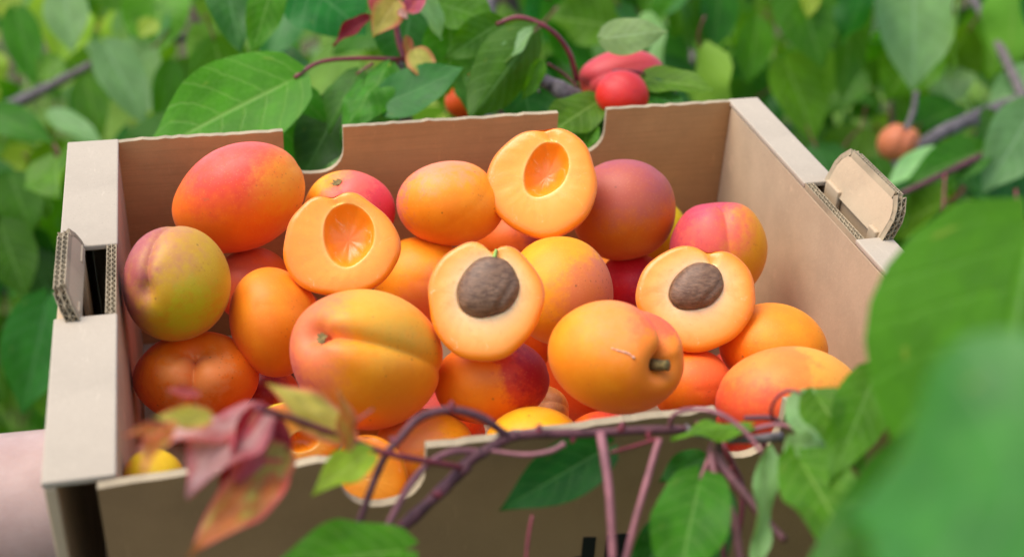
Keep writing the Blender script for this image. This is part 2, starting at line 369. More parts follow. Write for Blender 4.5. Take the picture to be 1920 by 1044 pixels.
# left and right trees
ll = np.array([-.85, 1.35, 0.0]); tl = tree(ll, 'loose light green apricot tree behind the tray, beyond its corner nearest the arm')
pl = trunk(tl, ll, 1.9, .045, (.1, .02))
limb(tl, [pl[1], PF(-60, 240, 1.35), PF(0, 208, 1.32), PF(70, 174, 1.3), PF(142, 137, 1.27)], .012, .0055, 11)
limb(tl, [PF(142, 137, 1.27), PF(190, 112, 1.27), PF(240, 86, 1.27), PF(320, 76, 1.26), PF(392, 70, 1.25), PF(470, 88, 1.27)], .0052, .004, 12)
limb(tl, [PF(330, -60, 1.3), PF(355, 10, 1.28), PF(388, 68, 1.25)], .003, .004, 13, 'twig', M_PURP)
limb(tl, [pl[1], PF(-150, 600, 1.45), PF(120, 470, 1.3), PF(220, 330, 1.2)], .011, .003, 14)
limb(tl, [PF(300, 320, 1.3), PF(310, 200, 1.28), PF(318, 110, 1.27)], .003, .002, 15, 'twig', M_PURP)
lr = np.array([1.0, 1.15, 0.0]); tr_ = tree(lr, 'dense dark green apricot tree with a thick grey branch and hanging leaves')
pr = trunk(tr_, lr, 1.8, .05, (-.05, .04))
limb(tr_, [pr[2], PF(2050, 120, 1.2), PF(1920, 186, 1.17), PF(1800, 232, 1.14), PF(1722, 276, 1.12), PF(1600, 370, 1.15)], .012, .006, 21)
limb(tr_, [PF(1920, 186, 1.17), PF(1860, 60, 1.3), PF(1790, -60, 1.35)], .007, .004, 22)
limb(tr_, [PF(1960, 240, 1.05), PF(1842, 292, 1.02), PF(1760, 331, 1.0), PF(1680, 368, .99)], .0042, .0028, 23, 'twig', M_PURP)
limb(tr_, [PF(1718, 172, 1.1), PF(1712, 210, 1.1), PF(1698, 244, 1.1)], .003, .0035, 24, 'twig')
limb(tr_, [PF(1772, 326, 1.0), PF(1768, 400, .99)], .0016, .0012, 25, 'petiole', M_MARO)
limb(tr_, [PF(1905, 355, 1.0), PF(1908, 430, .99)], .0016, .0012, 26, 'petiole', M_MARO)
limb(tr_, [PF(1300, -60, 1.25), PF(1300, 20, 1.22), PF(1298, 125, 1.2)], .0055, .004, 27)
def leaf_at(t, kind, bp, tp, w, d, nrm=(0, .3, 1), **k): hero_leaf(t, kind, bp, tp, w, d*KF, d*KF-.01, nrm, **k)
for a in [('pale', (1712, -40), (1716, 170), 160, 1.12, (.1, .3, 1)), ('bright', (1600, -30), (1584, 194), 84, 1.15, (.3, .1, 1)), ('green', (1490, -40), (1545, 128), 120, 1.13, (-.2, .3, 1)),
          ('green', (1350, -20), (1338, 100), 80, 1.12, (.3, .2, 1)), ('bright', (1470, 110), (1535, 268), 120, 1.16, (.3, .2, 1)), ('bright', (1420, 40), (1404, 160), 70, 1.17, (.2, .2, 1)),
          ('pale', (1940, 200), (1846, 362), 120, 1.02, (.3, .5, 1)), ('green', (1850, 208), (1862, 290), 60, 1.05, (.6, .2, 1)), ('pale', (1760, 285), (1660, 345), 60, 1.03, (0, .7, .7)),
          ('green', (1846, 280), (1700, 338), 84, 1.02, (0, .4, 1)), ('green', (1640, 300), (1660, 360), 60, 1.1, (.2, .4, 1)), ('pale', (1945, 130), (1850, 200), 70, 1.25, (0, .6, .8)),
          ('green', (1370, 90), (1430, 230), 100, 1.2, (0, .4, 1)), ('bright', (1300, 0), (1260, 70), 70, 1.15, (0, .4, 1)), ('blue', (1905, 300), (1870, 440), 90, 1.04, (.2, .4, 1)), ('yellow', (1520, -20), (1516, 34), 40, 1.12, (0, .4, 1))]:
    leaf_at(tr_, *a, fold=.2, curl=.12, wave=.02)
for a in [('pale', (196, 84), (276, 236), 92, 1.2, (.3, .5, 1)), ('pale', (120, -20), (134, 98), 84, 1.22, (.1, .4, 1)), ('pale', (96, 212), (196, 270), 50, 1.18, (0, .7, .8)),
          ('green', (-20, 210), (100, 262), 70, 1.15, (0, .5, 1)), ('green', (30, 20), (64, 160), 70, 1.2, (.3, .3, 1)), ('bright', (160, 150), (190, 260), 70, 1.22, (0, .3, 1)),
          ('bright', (110, 110), (70, 150), 60, 1.2, (0, .4, 1)), ('blue', (300, 20), (250, 100), 80, 1.25, (0, .4, 1)), ('green', (320, 120), (300, 260), 60, 1.2, (.6, .2, 1)), ('yellow', (290, 40), (260, 70), 45, 1.2, (0, .4, 1)),
          ('green', (20, 330), (60, 440), 90, 1.05, (.2, .4, 1)), ('blue', (90, 560), (40, 780), 130, .98, (.3, .3, 1)), ('green', (0, 420), (50, 560), 100, 1.02, (.3, .2, 1)), ('dark', (70, 480), (110, 640), 90, 1.06, (.1, .4, 1)),
          ('green', (330, 230), (210, 350), 110, 1.15, (.1, .6, .8))]:
    leaf_at(tl, *a, fold=.2, curl=.12, wave=.02)
def scatter(t, cnt, x0, x1, y0, y1, d0, d1, w, size=(.07, .105), keep=None):
    c = 0
    while c < cnt:
        px, py = random.uniform(x0, x1), random.uniform(y0, y1); d = random.uniform(d0, d1)
        if keep and not keep(px, py, d): continue
        q = P(px, py, d*1.25)
        if q[2] < .12: continue
        rand_leaf(t, q, random.uniform(*size), pick(w)); c += 1
hid = lambda px, py, d: not (250 < px < 1560 and py > 420)
WR = dict(green=4, bright=5, blue=2.5, dark=1, pale=1.2); WL = dict(green=1.5, bright=5, blue=.5, pale=3, yellow=2.5); WC = dict(green=3, bright=4, blue=1.5, dark=1, pale=1)
scatter(tr_, 185, 1260, 2500, -130, 760, 1.1, 1.6, WR, keep=hid)
scatter(tl, 52, -560, 480, -130, 330, 1.25, 1.8, WL, keep=hid)
scatter(tl, 130, -560, 260, 260, 1000, 1.05, 1.55, dict(green=3, bright=1, blue=2, dark=3), keep=hid)
scatter(tc, 130, 380, 1420, -130, 420, 1.02, 1.5, WC)
# leafy mass further off: one joined foliage object per wood
def mass(cnt, x0, x1, y0, y1, d0, d1, kinds, label):
    d0, d1 = d0*1.2, d1*1.2
    V, Fc, MI, U, k = [], [], [], [], 0; ks = list(kinds)
    tv, tf, tu = leaf_mesh(1, .82, .25, .15, .04, 0, 0, 4, 7)
    for i in range(cnt):
        q = P(random.uniform(x0, x1), random.uniform(y0, y1), random.uniform(d0, d1))
        if q[2] < .02: continue
        yd = np.array([random.gauss(0, .6), random.gauss(0, .6), -.7+random.gauss(0, .5)]); zd = np.array([random.gauss(0, .6), -.5+random.gauss(0, .6), .6])
        x, y, z, _ = frame_from(np.zeros(3), yd, zd); s = random.uniform(.06, .1)
        V.append(q+s*(tv[:, :1]*x+tv[:, 1:2]*y+tv[:, 2:]*z)); U.append(tu); Fc += [[a+k for a in f] for f in tf]; MI += [ks.index(pick(kinds))]*len(tf); k += len(tv)
    tag(mk('foliage', np.concatenate(V), Fc, [LF[q] for q in ks], mi=MI, uv=np.concatenate(U)), kind='stuff', label=label)
mass(2200, 900, 2900, -150, 1000, 1.7, 3.0, dict(green=4, dark=3, blue=2, bright=2), 'mass of dark green leaves further back in the orchard')
mass(1500, -900, 1000, -60, 1000, 1.9, 3.2, dict(green=2, bright=5, yellow=2.5, pale=1), 'mass of light green leaves further back in the orchard')
mass(1600, -3000, 4600, -160, 200, 7, 14, dict(green=3, bright=2, yellow=1, dark=1), 'far row of leafy orchard trees')

# ------------------------------------------------------------------ cardboard tray
tray = empty('cardboard_tray', B(0, 0, -H), 'open kraft cardboard tray heaped with apricots, handle flap raised at each end', 'box')
def arc(cx, cy, r, a0, a1, n=6): return [(cx+r*math.cos(a0+(a1-a0)*i/n), cy+r*math.sin(a0+(a1-a0)*i/n)) for i in range(n+1)]
def wall_outline(x0, x1, notches, depth, zb, jag, r=.011, wob=0.0):
    """2-D outline (x,z) of a wall whose top edge lies at z=0 with U-shaped notches"""
    pts = [(x0, zb)]
    def run(a, b):
        k = max(2, int(abs(b-a)/.004))
        for i in range(k+1):
            x = a+(b-a)*i/k; z = random.gauss(0, jag)+wob*math.sin(x*70)*.6+wob*math.sin(x*31+1)
            if random.random() < .03: z += jag*3.5
            pts.append((x, z if 0 < i < k else 0))
    cur = x0
    for a, b in notches:
        run(cur, a); rr = min(r, depth*.9)
        pts.extend(arc(a+rr, -depth+rr, rr, math.pi, 1.5*math.pi)); pts.extend(arc(b-rr, -depth+rr, rr, -.5*math.pi, 0)); cur = b
    run(cur, x1); pts.append((x1, zb)); return pts
def wall(name, pts, y0, y1, mats, parent):
    n = len(pts); V = [B(x, y0, z) for x, z in pts]+[B(x, y1, z) for x, z in pts]
    Fc = [list(range(n)), list(range(2*n-1, n-1, -1))]+[(i, n+i, n+(i+1) % n, (i+1) % n) for i in range(n)]
    return mk(name, V, Fc, mats, parent, smooth=False, mi=[0, 0]+[1]*n)
fx = lambda px: -W/2+(px-215)/1160*W
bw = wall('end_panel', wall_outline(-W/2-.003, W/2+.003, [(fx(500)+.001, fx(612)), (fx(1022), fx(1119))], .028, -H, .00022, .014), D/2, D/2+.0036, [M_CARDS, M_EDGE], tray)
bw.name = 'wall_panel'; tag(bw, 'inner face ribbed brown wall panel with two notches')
FL = on_front(180, 905); nx = [on_front(px, py)[0] for px, py in ((636, 850), (800, 835), (1350, 745), (1478, 742))]
fw = wall('wall_panel', wall_outline(FL[0], W/2+.012, [(nx[0], nx[1]), (nx[2], nx[3])], .027, -H-.012, .0003, .016, .0007), -D/2-.0048, -D/2-.0006, [M_CARD_SHADE, M_EDGE], tray)
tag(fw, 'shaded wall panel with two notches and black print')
fl_v, fl_f = boxv(-W/2-.0205, W/2+.0135, -D/2, D/2, -H-.004, -H); mk('floor_panel', fl_v, fl_f, M_CARD, tray, smooth=False)
# side walls: hollow double walls with a folded rim, a slot and a raised handle flap
def flute_edge(a, b, nrm, into, thick, parent, rows=2, wl=.0042, name='corrugated_edge', dep=.0035):
    """corrugated end grain along a->b: liners and wavy sheets (tray coords); nrm = thickness direction, into = into the panel"""
    a, b, nrm, into = map(lambda q: np.array(q, float), (a, b, nrm, into)); L = np.linalg.norm(b-a); t = (b-a)/L; ns = max(8, int(L/wl*8)); parts = []
    lay = thick/rows; lin_t = .00035
    for r in range(rows+1):
        o = -thick/2+r*lay; o = min(max(o, -thick/2+lin_t/2), thick/2-lin_t/2); V = []
        for i in range(2):
            for w_ in (-lin_t/2, lin_t/2):
                for q in (0, dep): V.append(B(*(a+t*L*i+nrm*(o+w_)+into*q)))
        parts.append((V, [(0, 1, 3, 2), (4, 6, 7, 5), (0, 4, 5, 1), (2, 3, 7, 6), (0, 2, 6, 4), (1, 5, 7, 3)]))
    for r in range(rows):
        o = -thick/2+(r+.5)*lay; V = []; am = lay/2-lin_t
        for i in range(ns+1):
            s = L*i/ns; z = am*math.sin(2*math.pi*s/wl+r*2)
            for w_ in (-.00017, .00017):
                V += [B(*(a+t*s+nrm*(o+z+w_))), B(*(a+t*s+nrm*(o+z+w_)+into*dep))]
        fcs = []
        for i in range(ns):
            k = i*4; fcs += [(k, k+4, k+5, k+1), (k+2, k+3, k+7, k+6), (k, k+2, k+6, k+4), (k+1, k+5, k+7, k+3)]
        parts.append((V, fcs))
    v, f = join(parts); return mk(name, v, f, M_EDGE, parent, smooth=False)
def side(sg, rim_w, sy0, sy1):
    xi = sg*W/2; x4 = xi+sg*.0045; xo = xi+sg*rim_w; yb, yf = D/2+.004, -D/2+.002
    def bx(name, xa, xb, ya, yb_, za, zb, mat, lab=None, par=tray):
        v, f = boxv(min(xa, xb), max(xa, xb), ya, yb_, za, zb); o = mk(name, v, f, mat, par, smooth=False)
        if lab: o['label'] = lab
        bv = o.modifiers.new('soft', 'BEVEL'); bv.width = .0008; bv.segments = 2; return o
    bx('corner_panel', x4+sg*.0002, xo-sg*.0047, yb-.006, yb-.003, -H-.003, -.0035, M_CARD)
    # inner wall in two heights: full under the rim, lower along the slot (the corrugated end grain sits in that step)
    bx('inner_wall', xi, x4, yf+.003, D/2-.0005, -H, -.0035, M_CARD)
    bx('outer_wall', xo-sg*.0045, xo, yf, yb, -H-.01, -.003, M_CARD)
    for ya, yb_ in ((sy1, yb), (yf, sy0)): bx('rim_fold', xi-sg*.0006, xo+sg*.0006, ya, yb_, -.0028, .0002, M_RIM)
    ft = flute_edge((xi+sg*.00225, sy0, 0), (xi+sg*.00225, sy1, 0), (1, 0, 0), (0, 0, -1), .0045, tray)
    # folded tongues standing inside the slot
    ym = (sy0+sy1)/2
    for ya, yb_ in ((sy1-.017, sy1-.002), (sy0+.001, sy0+.009)):
        xa = xi+sg*(rim_w*.58); tg = empty('slot_tongue', B(xa, ya, -.02)); tg.parent = tray; tg.location = Vector(B(xa, ya, -.02)-B(0, 0, -H))
        for q in range(2):
            bx('ply', xa+sg*.0032*q, xa+sg*(.0032*q+.0028), ya, yb_, -.04, .0025+.0005*q, M_EDGE if q else M_CARD, par=tg)
    # raised flap leaning outwards
    base = np.array([xo-sg*(.004 if sg > 0 else .0085), 0, -.002]); up = np.array([sg*.3, 0, .85]) if sg > 0 else np.array([sg*.3, 0, .8]); up /= np.linalg.norm(up); hh = .0245 if sg > 0 else .0155
    nr = np.array([up[2], 0, -up[0]]); y0, y1 = sy0-.001, sy1-.001; rc = .008; hs = hh-.0035
    fp = empty('handle_flap', B(*base)); fp.parent = tray; fp.location = Vector(B(*base)-B(0, 0, -H)); tag(fp, 'raised cardboard handle flap with corrugated edge')
    prof = [(y0, 0), (y0, hs-rc)]+[(y0+rc-rc*math.cos(q*math.pi/10), hs-rc+rc*math.sin(q*math.pi/10)) for q in range(1, 6)]+[(y1-rc+rc*math.sin(q*math.pi/10), hs-rc+rc*math.cos(q*math.pi/10)) for q in range(0, 6)]+[(y1, 0)]
    n = len(prof); V = []
    for o_ in (-.0028, .0028): V += [B(*(base+up*h+nr*o_+np.array([0, y, 0]))) for y, h in prof]
    Fc = [list(range(n)), list(range(2*n-1, n-1, -1))]+[(i, n+i, n+(i+1) % n, (i+1) % n) for i in range(n)]
    mk('flap_panel', V, Fc, [M_CARD, M_EDGE], fp, smooth=False, mi=[0, 0]+[1]*n)
    pa = base+up*hh; flute_edge(pa+np.array([0, y0+rc*.9, 0]), pa+np.array([0, y1-rc*.9, 0]), nr, -up, .0056, fp)
    for ya, s in ((y0, 1), (y1, -1)):
        for a_, b_ in (((0, .001), (0, hs-rc)), ((0, hs-rc), (rc*.25, hs-rc*.35)), ((rc*.25, hs-rc*.35), (rc*.9, hh))):
            p0 = base+up*a_[1]+np.array([0, ya-s*.003+s*a_[0], 0]); p1 = base+up*b_[1]+np.array([0, ya-s*.003+s*b_[0], 0])
            dd = (p1-p0)/np.linalg.norm(p1-p0); into = np.cross(nr, dd); into = into*(s if np.dot(into, [0, 1, 0])*1 > 0 else -s)
            flute_edge(p0, p1, nr, into, .0056, fp)
def rim_y(px, py):
    o = -RM.T @ TV; v = RM.T @ np.array([(px-CX)/F, -(py-CY)/F, -1.0]); return (o+v*(-o[2]/v[2]))[1]
side(-1, .0255, rim_y(205, 588), rim_y(205, 458)); side(1, .0185, rim_y(1622, 447), rim_y(1530, 342))
# black print at the foot of the front panel: tops of three letters are in view
def ink(name, poly):
    V = [B(x, -D/2-.0054, z) for x, z in poly]; V += [B(x, -D/2-.0051, z) for x, z in poly]; n = len(poly)
    mk(name, V, [list(range(n)), list(range(2*n-1, n-1, -1))]+[(i, n+i, n+(i+1) % n, (i+1) % n) for i in range(n)], M_INK, fw, smooth=False)
def fr(px, py): q = on_front(px, py, -D/2-.0054); return q[0], q[2]
c0 = fr(1080, 1062); r0 = .0058
ink('printed_letter', arc(c0[0], c0[1], r0, 0, 2*math.pi, 22)[:-1])
a, b = fr(1094, 1007), fr(1118, 1007); ink('printed_letter', [a, (a[0], a[1]-.02), (b[0], a[1]-.02), b])
a, b = fr(1138, 1003), fr(1180, 1000); ink('printed_letter', [a, (a[0], a[1]-.02), (b[0], a[1]-.02), b])

# ------------------------------------------------------------------ apricots
def vivid(c, s=1.24):
    l = lin(c); m = .3*l[0]+.59*l[1]+.11*l[2]; return [min(.93, max(.004, m+(x-m)*s)*g) for x, g in zip(l[:3], (1.1, 1.07, 1.03))]+[1]
def mat_skin(name, base, layers, speck=.42, rough=.5):
    """base colour plus pigment patches: (colour, direction in camera axes, start, end)"""
    N = NT(name); ob = N.obj(); nv = N.n('ShaderNodeVectorMath', operation='NORMALIZE'); N.l(ob, nv.inputs[0])
    n1 = N.noise(55, 5, .62, ob); n2 = N.noise(240, 4, .7, ob); n3 = N.noise(900, 2, .6, ob); n4 = N.noise(28, 3, .5, ob)
    b = vivid(base); k = N.mix(N.step(n1, .3, .7), [b[0]*.97, b[1]*.88, b[2]*.8, 1], [min(1, b[0]*1.06), b[1]*1.14, b[2]*1.15, 1])
    bm = None
    for c, dr, s0, s1 in layers:
        v = N.n('ShaderNodeVectorMath', operation='DOT_PRODUCT'); N.l(nv.outputs[0], v.inputs[0]); v.inputs[1].default_value = tuple(CD(*dr))
        g = N.math('ADD', v.outputs['Value'], N.math('ADD', N.math('MULTIPLY', N.math('SUBTRACT', n4, .5), 1.0), N.math('MULTIPLY', N.math('SUBTRACT', n2, .5), .7)))
        mk_ = N.step(g, s0, s1); k = N.mix(mk_, k, vivid(c, 1.12)); bm = mk_ if bm is None else N.math('MAXIMUM', bm, mk_)
    vo = N.n('ShaderNodeTexVoronoi', feature='F1'); vo.inputs['Scale'].default_value = 420; N.l(ob, vo.inputs['Vector'])
    dots = N.math('MULTIPLY', N.math('SUBTRACT', 1.0, N.step(vo.outputs['Distance'], .1, .3)), N.step(N.noise(40, 3, .6, ob), .45, .7))
    k = N.mix(N.math('MULTIPLY', dots, speck), k, lin((150, 70, 36)))
    vb = N.n('ShaderNodeTexVoronoi', feature='F1'); vb.inputs['Scale'].default_value = 95; N.l(ob, vb.inputs['Vector'])
    k = N.mix(N.math('MULTIPLY', N.math('SUBTRACT', 1.0, N.step(vb.outputs['Distance'], .03, .085)), .5), k, lin((92, 48, 28)))
    vc = N.n('ShaderNodeTexVoronoi', feature='F1'); vc.inputs['Scale'].default_value = 620; N.l(ob, vc.inputs['Vector'])
    k = N.mix(N.math('MULTIPLY', N.math('SUBTRACT', 1.0, N.step(vc.outputs['Distance'], .12, .28)), .09), k, lin((252, 204, 120)))
    sc = N.noise(1, 4, .65, scalev(N, 70, 70, 190)); k = N.mix(N.math('MULTIPLY', N.step(sc, .66, .72), .28), k, lin((170, 112, 60)))
    N.col(k); p = N.p; p.inputs['Specular IOR Level'].default_value = .34
    N.l(N.math('ADD', rough-.08, N.math('MULTIPLY', n1, .2)), p.inputs['Roughness'])
    p.inputs['Subsurface Weight'].default_value = .12; p.inputs['Subsurface Radius'].default_value = (1, .35, .08); p.inputs['Subsurface Scale'].default_value = .005
    p.inputs['Sheen Weight'].default_value = .05; p.inputs['Sheen Roughness'].default_value = .4
    N.bump(N.math('ADD', N.math('MULTIPLY', n2, .6), N.math('ADD', N.math('MULTIPLY', n3, .25), N.math('MULTIPLY', n4, 1.2))), .14, .0012); return N.m
def fit_screen(V, c, px, py, d, a, b, ang):
    """scale an object about its middle so that its outline across the view is a x b (semi axes, px) at angle ang"""
    q = (V-c) @ RW; ca, sa = math.cos(ang), math.sin(ang); u = q[:, 0]*ca+q[:, 1]*sa; v = -q[:, 0]*sa+q[:, 1]*ca; w = q[:, 2]
    s = d/F; u0, v0 = (u.max()+u.min())/2, (v.max()+v.min())/2; su = a*s/((u.max()-u.min())/2); sv = b*s/((v.max()-v.min())/2)
    u = (u-u0)*su; v = (v-v0)*sv; w = w*(su+sv)/2
    q = np.stack([u*ca-v*sa, u*sa+v*ca, w], 1); return q @ RW.T + P(px, py, d)
def apricot_shape(stem, sut, crease=.05, dimple=.16, dw=.28, seed=0, long=1.04, n=84, m=40, cw=.15):
    z = CD(*stem); s = CD(*sut); x = s-z*np.dot(s, z); x /= np.linalg.norm(x); y = np.cross(z, x); r_ = np.random.default_rng(seed); V = []
    ph = r_.uniform(0, 6.28, 6); am = r_.uniform(.006, .02, 6)
    th = np.linspace(0, math.pi, m); th = th-.28*np.sin(2*th)*.5
    for t in th:
        for k in range(n):
            f = 2*math.pi*k/n
            f = f-.58*math.sin(f)                 # denser columns near the suture (f=0)
            ff = (f+math.pi) % (2*math.pi)-math.pi
            r = 1-.06*math.sin(t)**8*math.cos(2*f)*.4
            r += am[0]*math.cos(f*2+ph[0])*math.sin(t)+am[1]*math.cos(t*3+ph[1])*math.sin(t)+am[2]*math.cos(f*3+ph[2])*math.sin(t)**2+am[3]*math.sin(t*2+f+ph[3])*math.sin(t)
            r -= crease*math.exp(-(abs(ff)*math.sin(t)/cw)**1.35)*(.25+.75*math.exp(-(t/1.3)**2))*min(1, t/.12)
            r += crease*.45*math.exp(-((abs(ff)-.5)/.32)**2)*math.sin(t)*math.exp(-(t/1.4)**2)
            r -= dimple*math.exp(-(t/dw)**2); r += dimple*.25*math.exp(-((t-dw*2.3)/.3)**2)
            st = math.sin(t); V.append((r*st*math.cos(f))*x+(r*st*math.sin(f))*y+long*r*math.cos(t)*z)
    return np.array(V), grid_faces(m, n), z, x
APN = 0
def whole(px, py, d, a, b, ang, stem, sut, base, layers, label, crease=.05, dimple=.14, dw=.28, stalk_=None, group='whole apricots in the tray', speck=.35, scar=None, **kw):
    global APN; APN += 1
    V, f, z, x = apricot_shape(stem, sut, crease, dimple, dw, APN, **kw); Vn = fit_screen(V, np.zeros(3), px, py, d, a, b, math.radians(ang)); c = P(px, py, d)
    m = mat_skin('apricot_skin_%d' % APN, base, layers, speck); root = empty('apricot', c, label, 'apricot', group)
    mk('skin', Vn, f, m, root, c)
    pole = Vn[:84].mean(0); out = pole-c; out /= np.linalg.norm(out); R = (a+b)/2*d/F
    if stalk_ == 'stem':
        s2 = CD(.8, .05, .5); v, fc = tube([pole-out*.002, pole+out*.003+s2*.001, pole+out*.004+s2*.0055], .0026, .0024, 4, 10, .12, 5); mk('stem', v, fc, M_BSTEM, root, pole)
    elif stalk_ == 'scar':
        vs = [pole+out*.0006]; e1 = np.cross(out, [0, 0, 1.]); e1 /= np.linalg.norm(e1); e2 = np.cross(out, e1)
        for q in range(14):
            aa = q*2*math.pi/14; rr = .0036*(.6+.5*random.random()); vs.append(pole+rr*(math.cos(aa)*e1+math.sin(aa)*e2)+out*(.0012 if q % 2 else .0004))
        mk('stem_scar', vs, [(0, 1+q, 1+(q+1) % 14) for q in range(14)], M_BSTEM, root, pole)
    if scar:
        q = (Vn-CAMW) @ RW; sx, sy, sd = CX+F*q[:, 0]/-q[:, 2], CY-F*q[:, 1]/-q[:, 2], -q[:, 2]
        pts = []
        for ux, uy in scar:
            near = np.argsort((sx-ux)**2+(sy-uy)**2)[:24]; near = near[sd[near] < d]; pts.append(P(ux, uy, sd[near][:4].mean()-.0003))
        v, fc = tube(pts, .00025, .00045, 4, 6, .5, 9); mk('scar', v, fc, M_SCAR, root, pts[0])
    return root
def half(px, py, d, a, b, ang, nrm, up, base, label, cav, cavc, notch=.12, nphi=.0, pit=False, stub=False, cdepth=.3, layers=(), egg=0.05, group='cut apricot halves on the pile', cutcol=None):
    """a cut half: skin shell, flat cut face with the stone's hollow, and the stone where it still sits there"""
    global APN; APN += 1
    e3 = CD(*nrm); e2 = CD(*up); e2 = e2-e3*np.dot(e2, e3); e2 /= np.linalg.norm(e2); e1 = np.cross(e2, e3); n = 72; rr = np.random.default_rng(APN); ph = rr.uniform(0, 6.28, 4)
    fi = np.array([2*math.pi*k/n for k in range(n)])
    def rho(f):
        q = f-math.pi/2-nphi; q = (q+math.pi) % (2*math.pi)-math.pi
        return (1+egg*math.sin(f)+.028*math.cos(3*f+ph[0])+.012*math.cos(5*f+ph[1])+.006*math.cos(9*f+ph[2]))*(1-notch*math.exp(-(q/.16)**2)+notch*.3*math.exp(-((abs(q)-.42)/.2)**2))
    def cvr(f):                                  # hollow outline in its own polar frame
        return 1+.10*math.cos(f-1.2)+.03*math.cos(3*f)+.07*math.sin(f*2)
    Vf, A = [], []; cx, cy, ca, cb, crot = cavc[0], cavc[1], cav[0], cav[1], cav[2] if len(cav) > 2 else 0.0
    qs = [.02, .25, .5, .7, .84, .94, 1.0]
    def cpt(f, q):
        r = q*cvr(f); u, v = r*ca*math.cos(f), r*cb*math.sin(f); return cx+u*math.cos(crot)-v*math.sin(crot), cy+u*math.sin(crot)+v*math.cos(crot)
    for q in qs:
        for f in fi:
            x, y = cpt(f, q); zz = -cdepth*(1-q**2)**.85+(.012*math.sin(9*f+ph[2])*q if q < 1 else 0)
            Vf.append((x, y, zz)); A.append(.28*q)
    ss = [.03, .1, .25, .45, .65, .8, .9, .96, 1.0]
    for s in ss:
        for f in fi:
            x0, y0 = cpt(f, 1.0); R_ = rho(f); x1, y1 = R_*math.cos(f), R_*math.sin(f)
            # match the angle of the hollow's ray with the outline's ray loosely: straight blend
            x, y = x0+(x1-x0)*s, y0+(y1-y0)*s; q_ = max(0, (s-.86)/.14)
            zz = .035*math.sin(math.pi*min(1, s/.95))*.6-.05*q_**2+.004*math.exp(-(s/.06)**2)+.008*math.sin(f*4+ph[3])*math.sin(math.pi*s)
            dq = (f-math.pi/2-nphi+math.pi) % (2*math.pi)-math.pi; ch = math.exp(-(dq/.15)**2)
            zz -= .09*ch*min(1, s*6)*(1-.4*s); zz += .004*math.sin(f*19+ph[0]+2*math.sin(3*f))*math.sin(math.pi*s)**2
            Vf.append((x, y, zz)); A.append((.3+.7*s)*(1-.75*ch)+.9*.75*ch)
    Ff = grid_faces(len(qs)+len(ss), n); Vf.append((cx, cy, -cdepth)); A.append(0); Ff += [(len(Vf)-1, (k+1) % n, k) for k in range(n)]
    Ff = [tuple(reversed(q)) for q in Ff]
    Vs = []
    for i in range(17):
        t = i/16*math.pi/2
        for f in fi: R_ = rho(f)*math.cos(t)+.0; Vs.append((R_*math.cos(f)*(1+.03*math.sin(2*t)), R_*math.sin(f)*(1+.03*math.sin(2*t)), -.05-.85*math.sin(t)))
    Fs = grid_faces(17, n)
    tow = lambda v: np.array(v)[:, :1]*e1+np.array(v)[:, 1:2]*e2+np.array(v)[:, 2:]*e3
    allv = np.concatenate([tow(Vf), tow(Vs)]); allw = fit_screen(allv, np.zeros(3), px, py, d, a, b, math.radians(ang)); nf = len(Vf)
    c = P(px, py, d); sc = (a+b)/2*d/F
    root = empty('apricot_half', c, label, 'apricot half', group)
    mk('skin', allw[nf:], [tuple(reversed(q)) for q in Fs], mat_skin('half_skin_%d' % APN, base, layers, .2), root, c)
    o = mk('cut_face', allw[:nf], Ff, M_FLESHP if pit else M_FLESH, root, c)
    at = o.data.attributes.new('flesh', 'FLOAT', 'POINT'); at.data.foreach_set('value', A)
    mid = allw[:nf][-1]
    if pit:
        ctr = np.array([allw[6*n+k] for k in range(n)]).mean(0); V = []; n2, m2 = 40, 26
        ex = (allw[6*n]-allw[6*n+n//2])/2; ey = (allw[6*n+n//4]-allw[6*n+3*n//4])/2; hz = .5*np.linalg.norm(ex)
        for i in range(m2):
            t = math.pi*i/(m2-1)
            for k in range(n2):
                f = 2*math.pi*k/n2; x = math.sin(t)*math.cos(f); y = math.sin(t)*math.sin(f); zz = math.cos(t)
                r = cvr(f)*.99*(1-.015*math.cos(7*f)*math.sin(t)); ri = .10*math.exp(-((x-.50-.12*y*y)/.05)**2)-.13*math.exp(-((x-.64-.1*y*y)/.07)**2)+.03*math.sin(9*x+4*y)*math.sin(t)
                V.append(ctr+ex*x*r+ey*y*r+e3*hz*(zz+(ri if zz > 0 else 0)))
        mk('pit', V, grid_faces(m2, n2), M_PIT, root, ctr)
        if stub:
            tp = np.array(allw[6*n+n//4])*.45+np.array(allw[(len(qs)+len(ss)-1)*n+n//4+int(round(nphi/(2*math.pi)*n))])*.55+e3*.001
            v, fc = tube([tp-e2*.003, tp+e2*.0005+e1*.0006, tp+e2*.0022+e1*.0012], .0010, .0008, 4, 9, .15, 3); mk('stem', v, fc, M_GSTUB, root, tp)
    return root
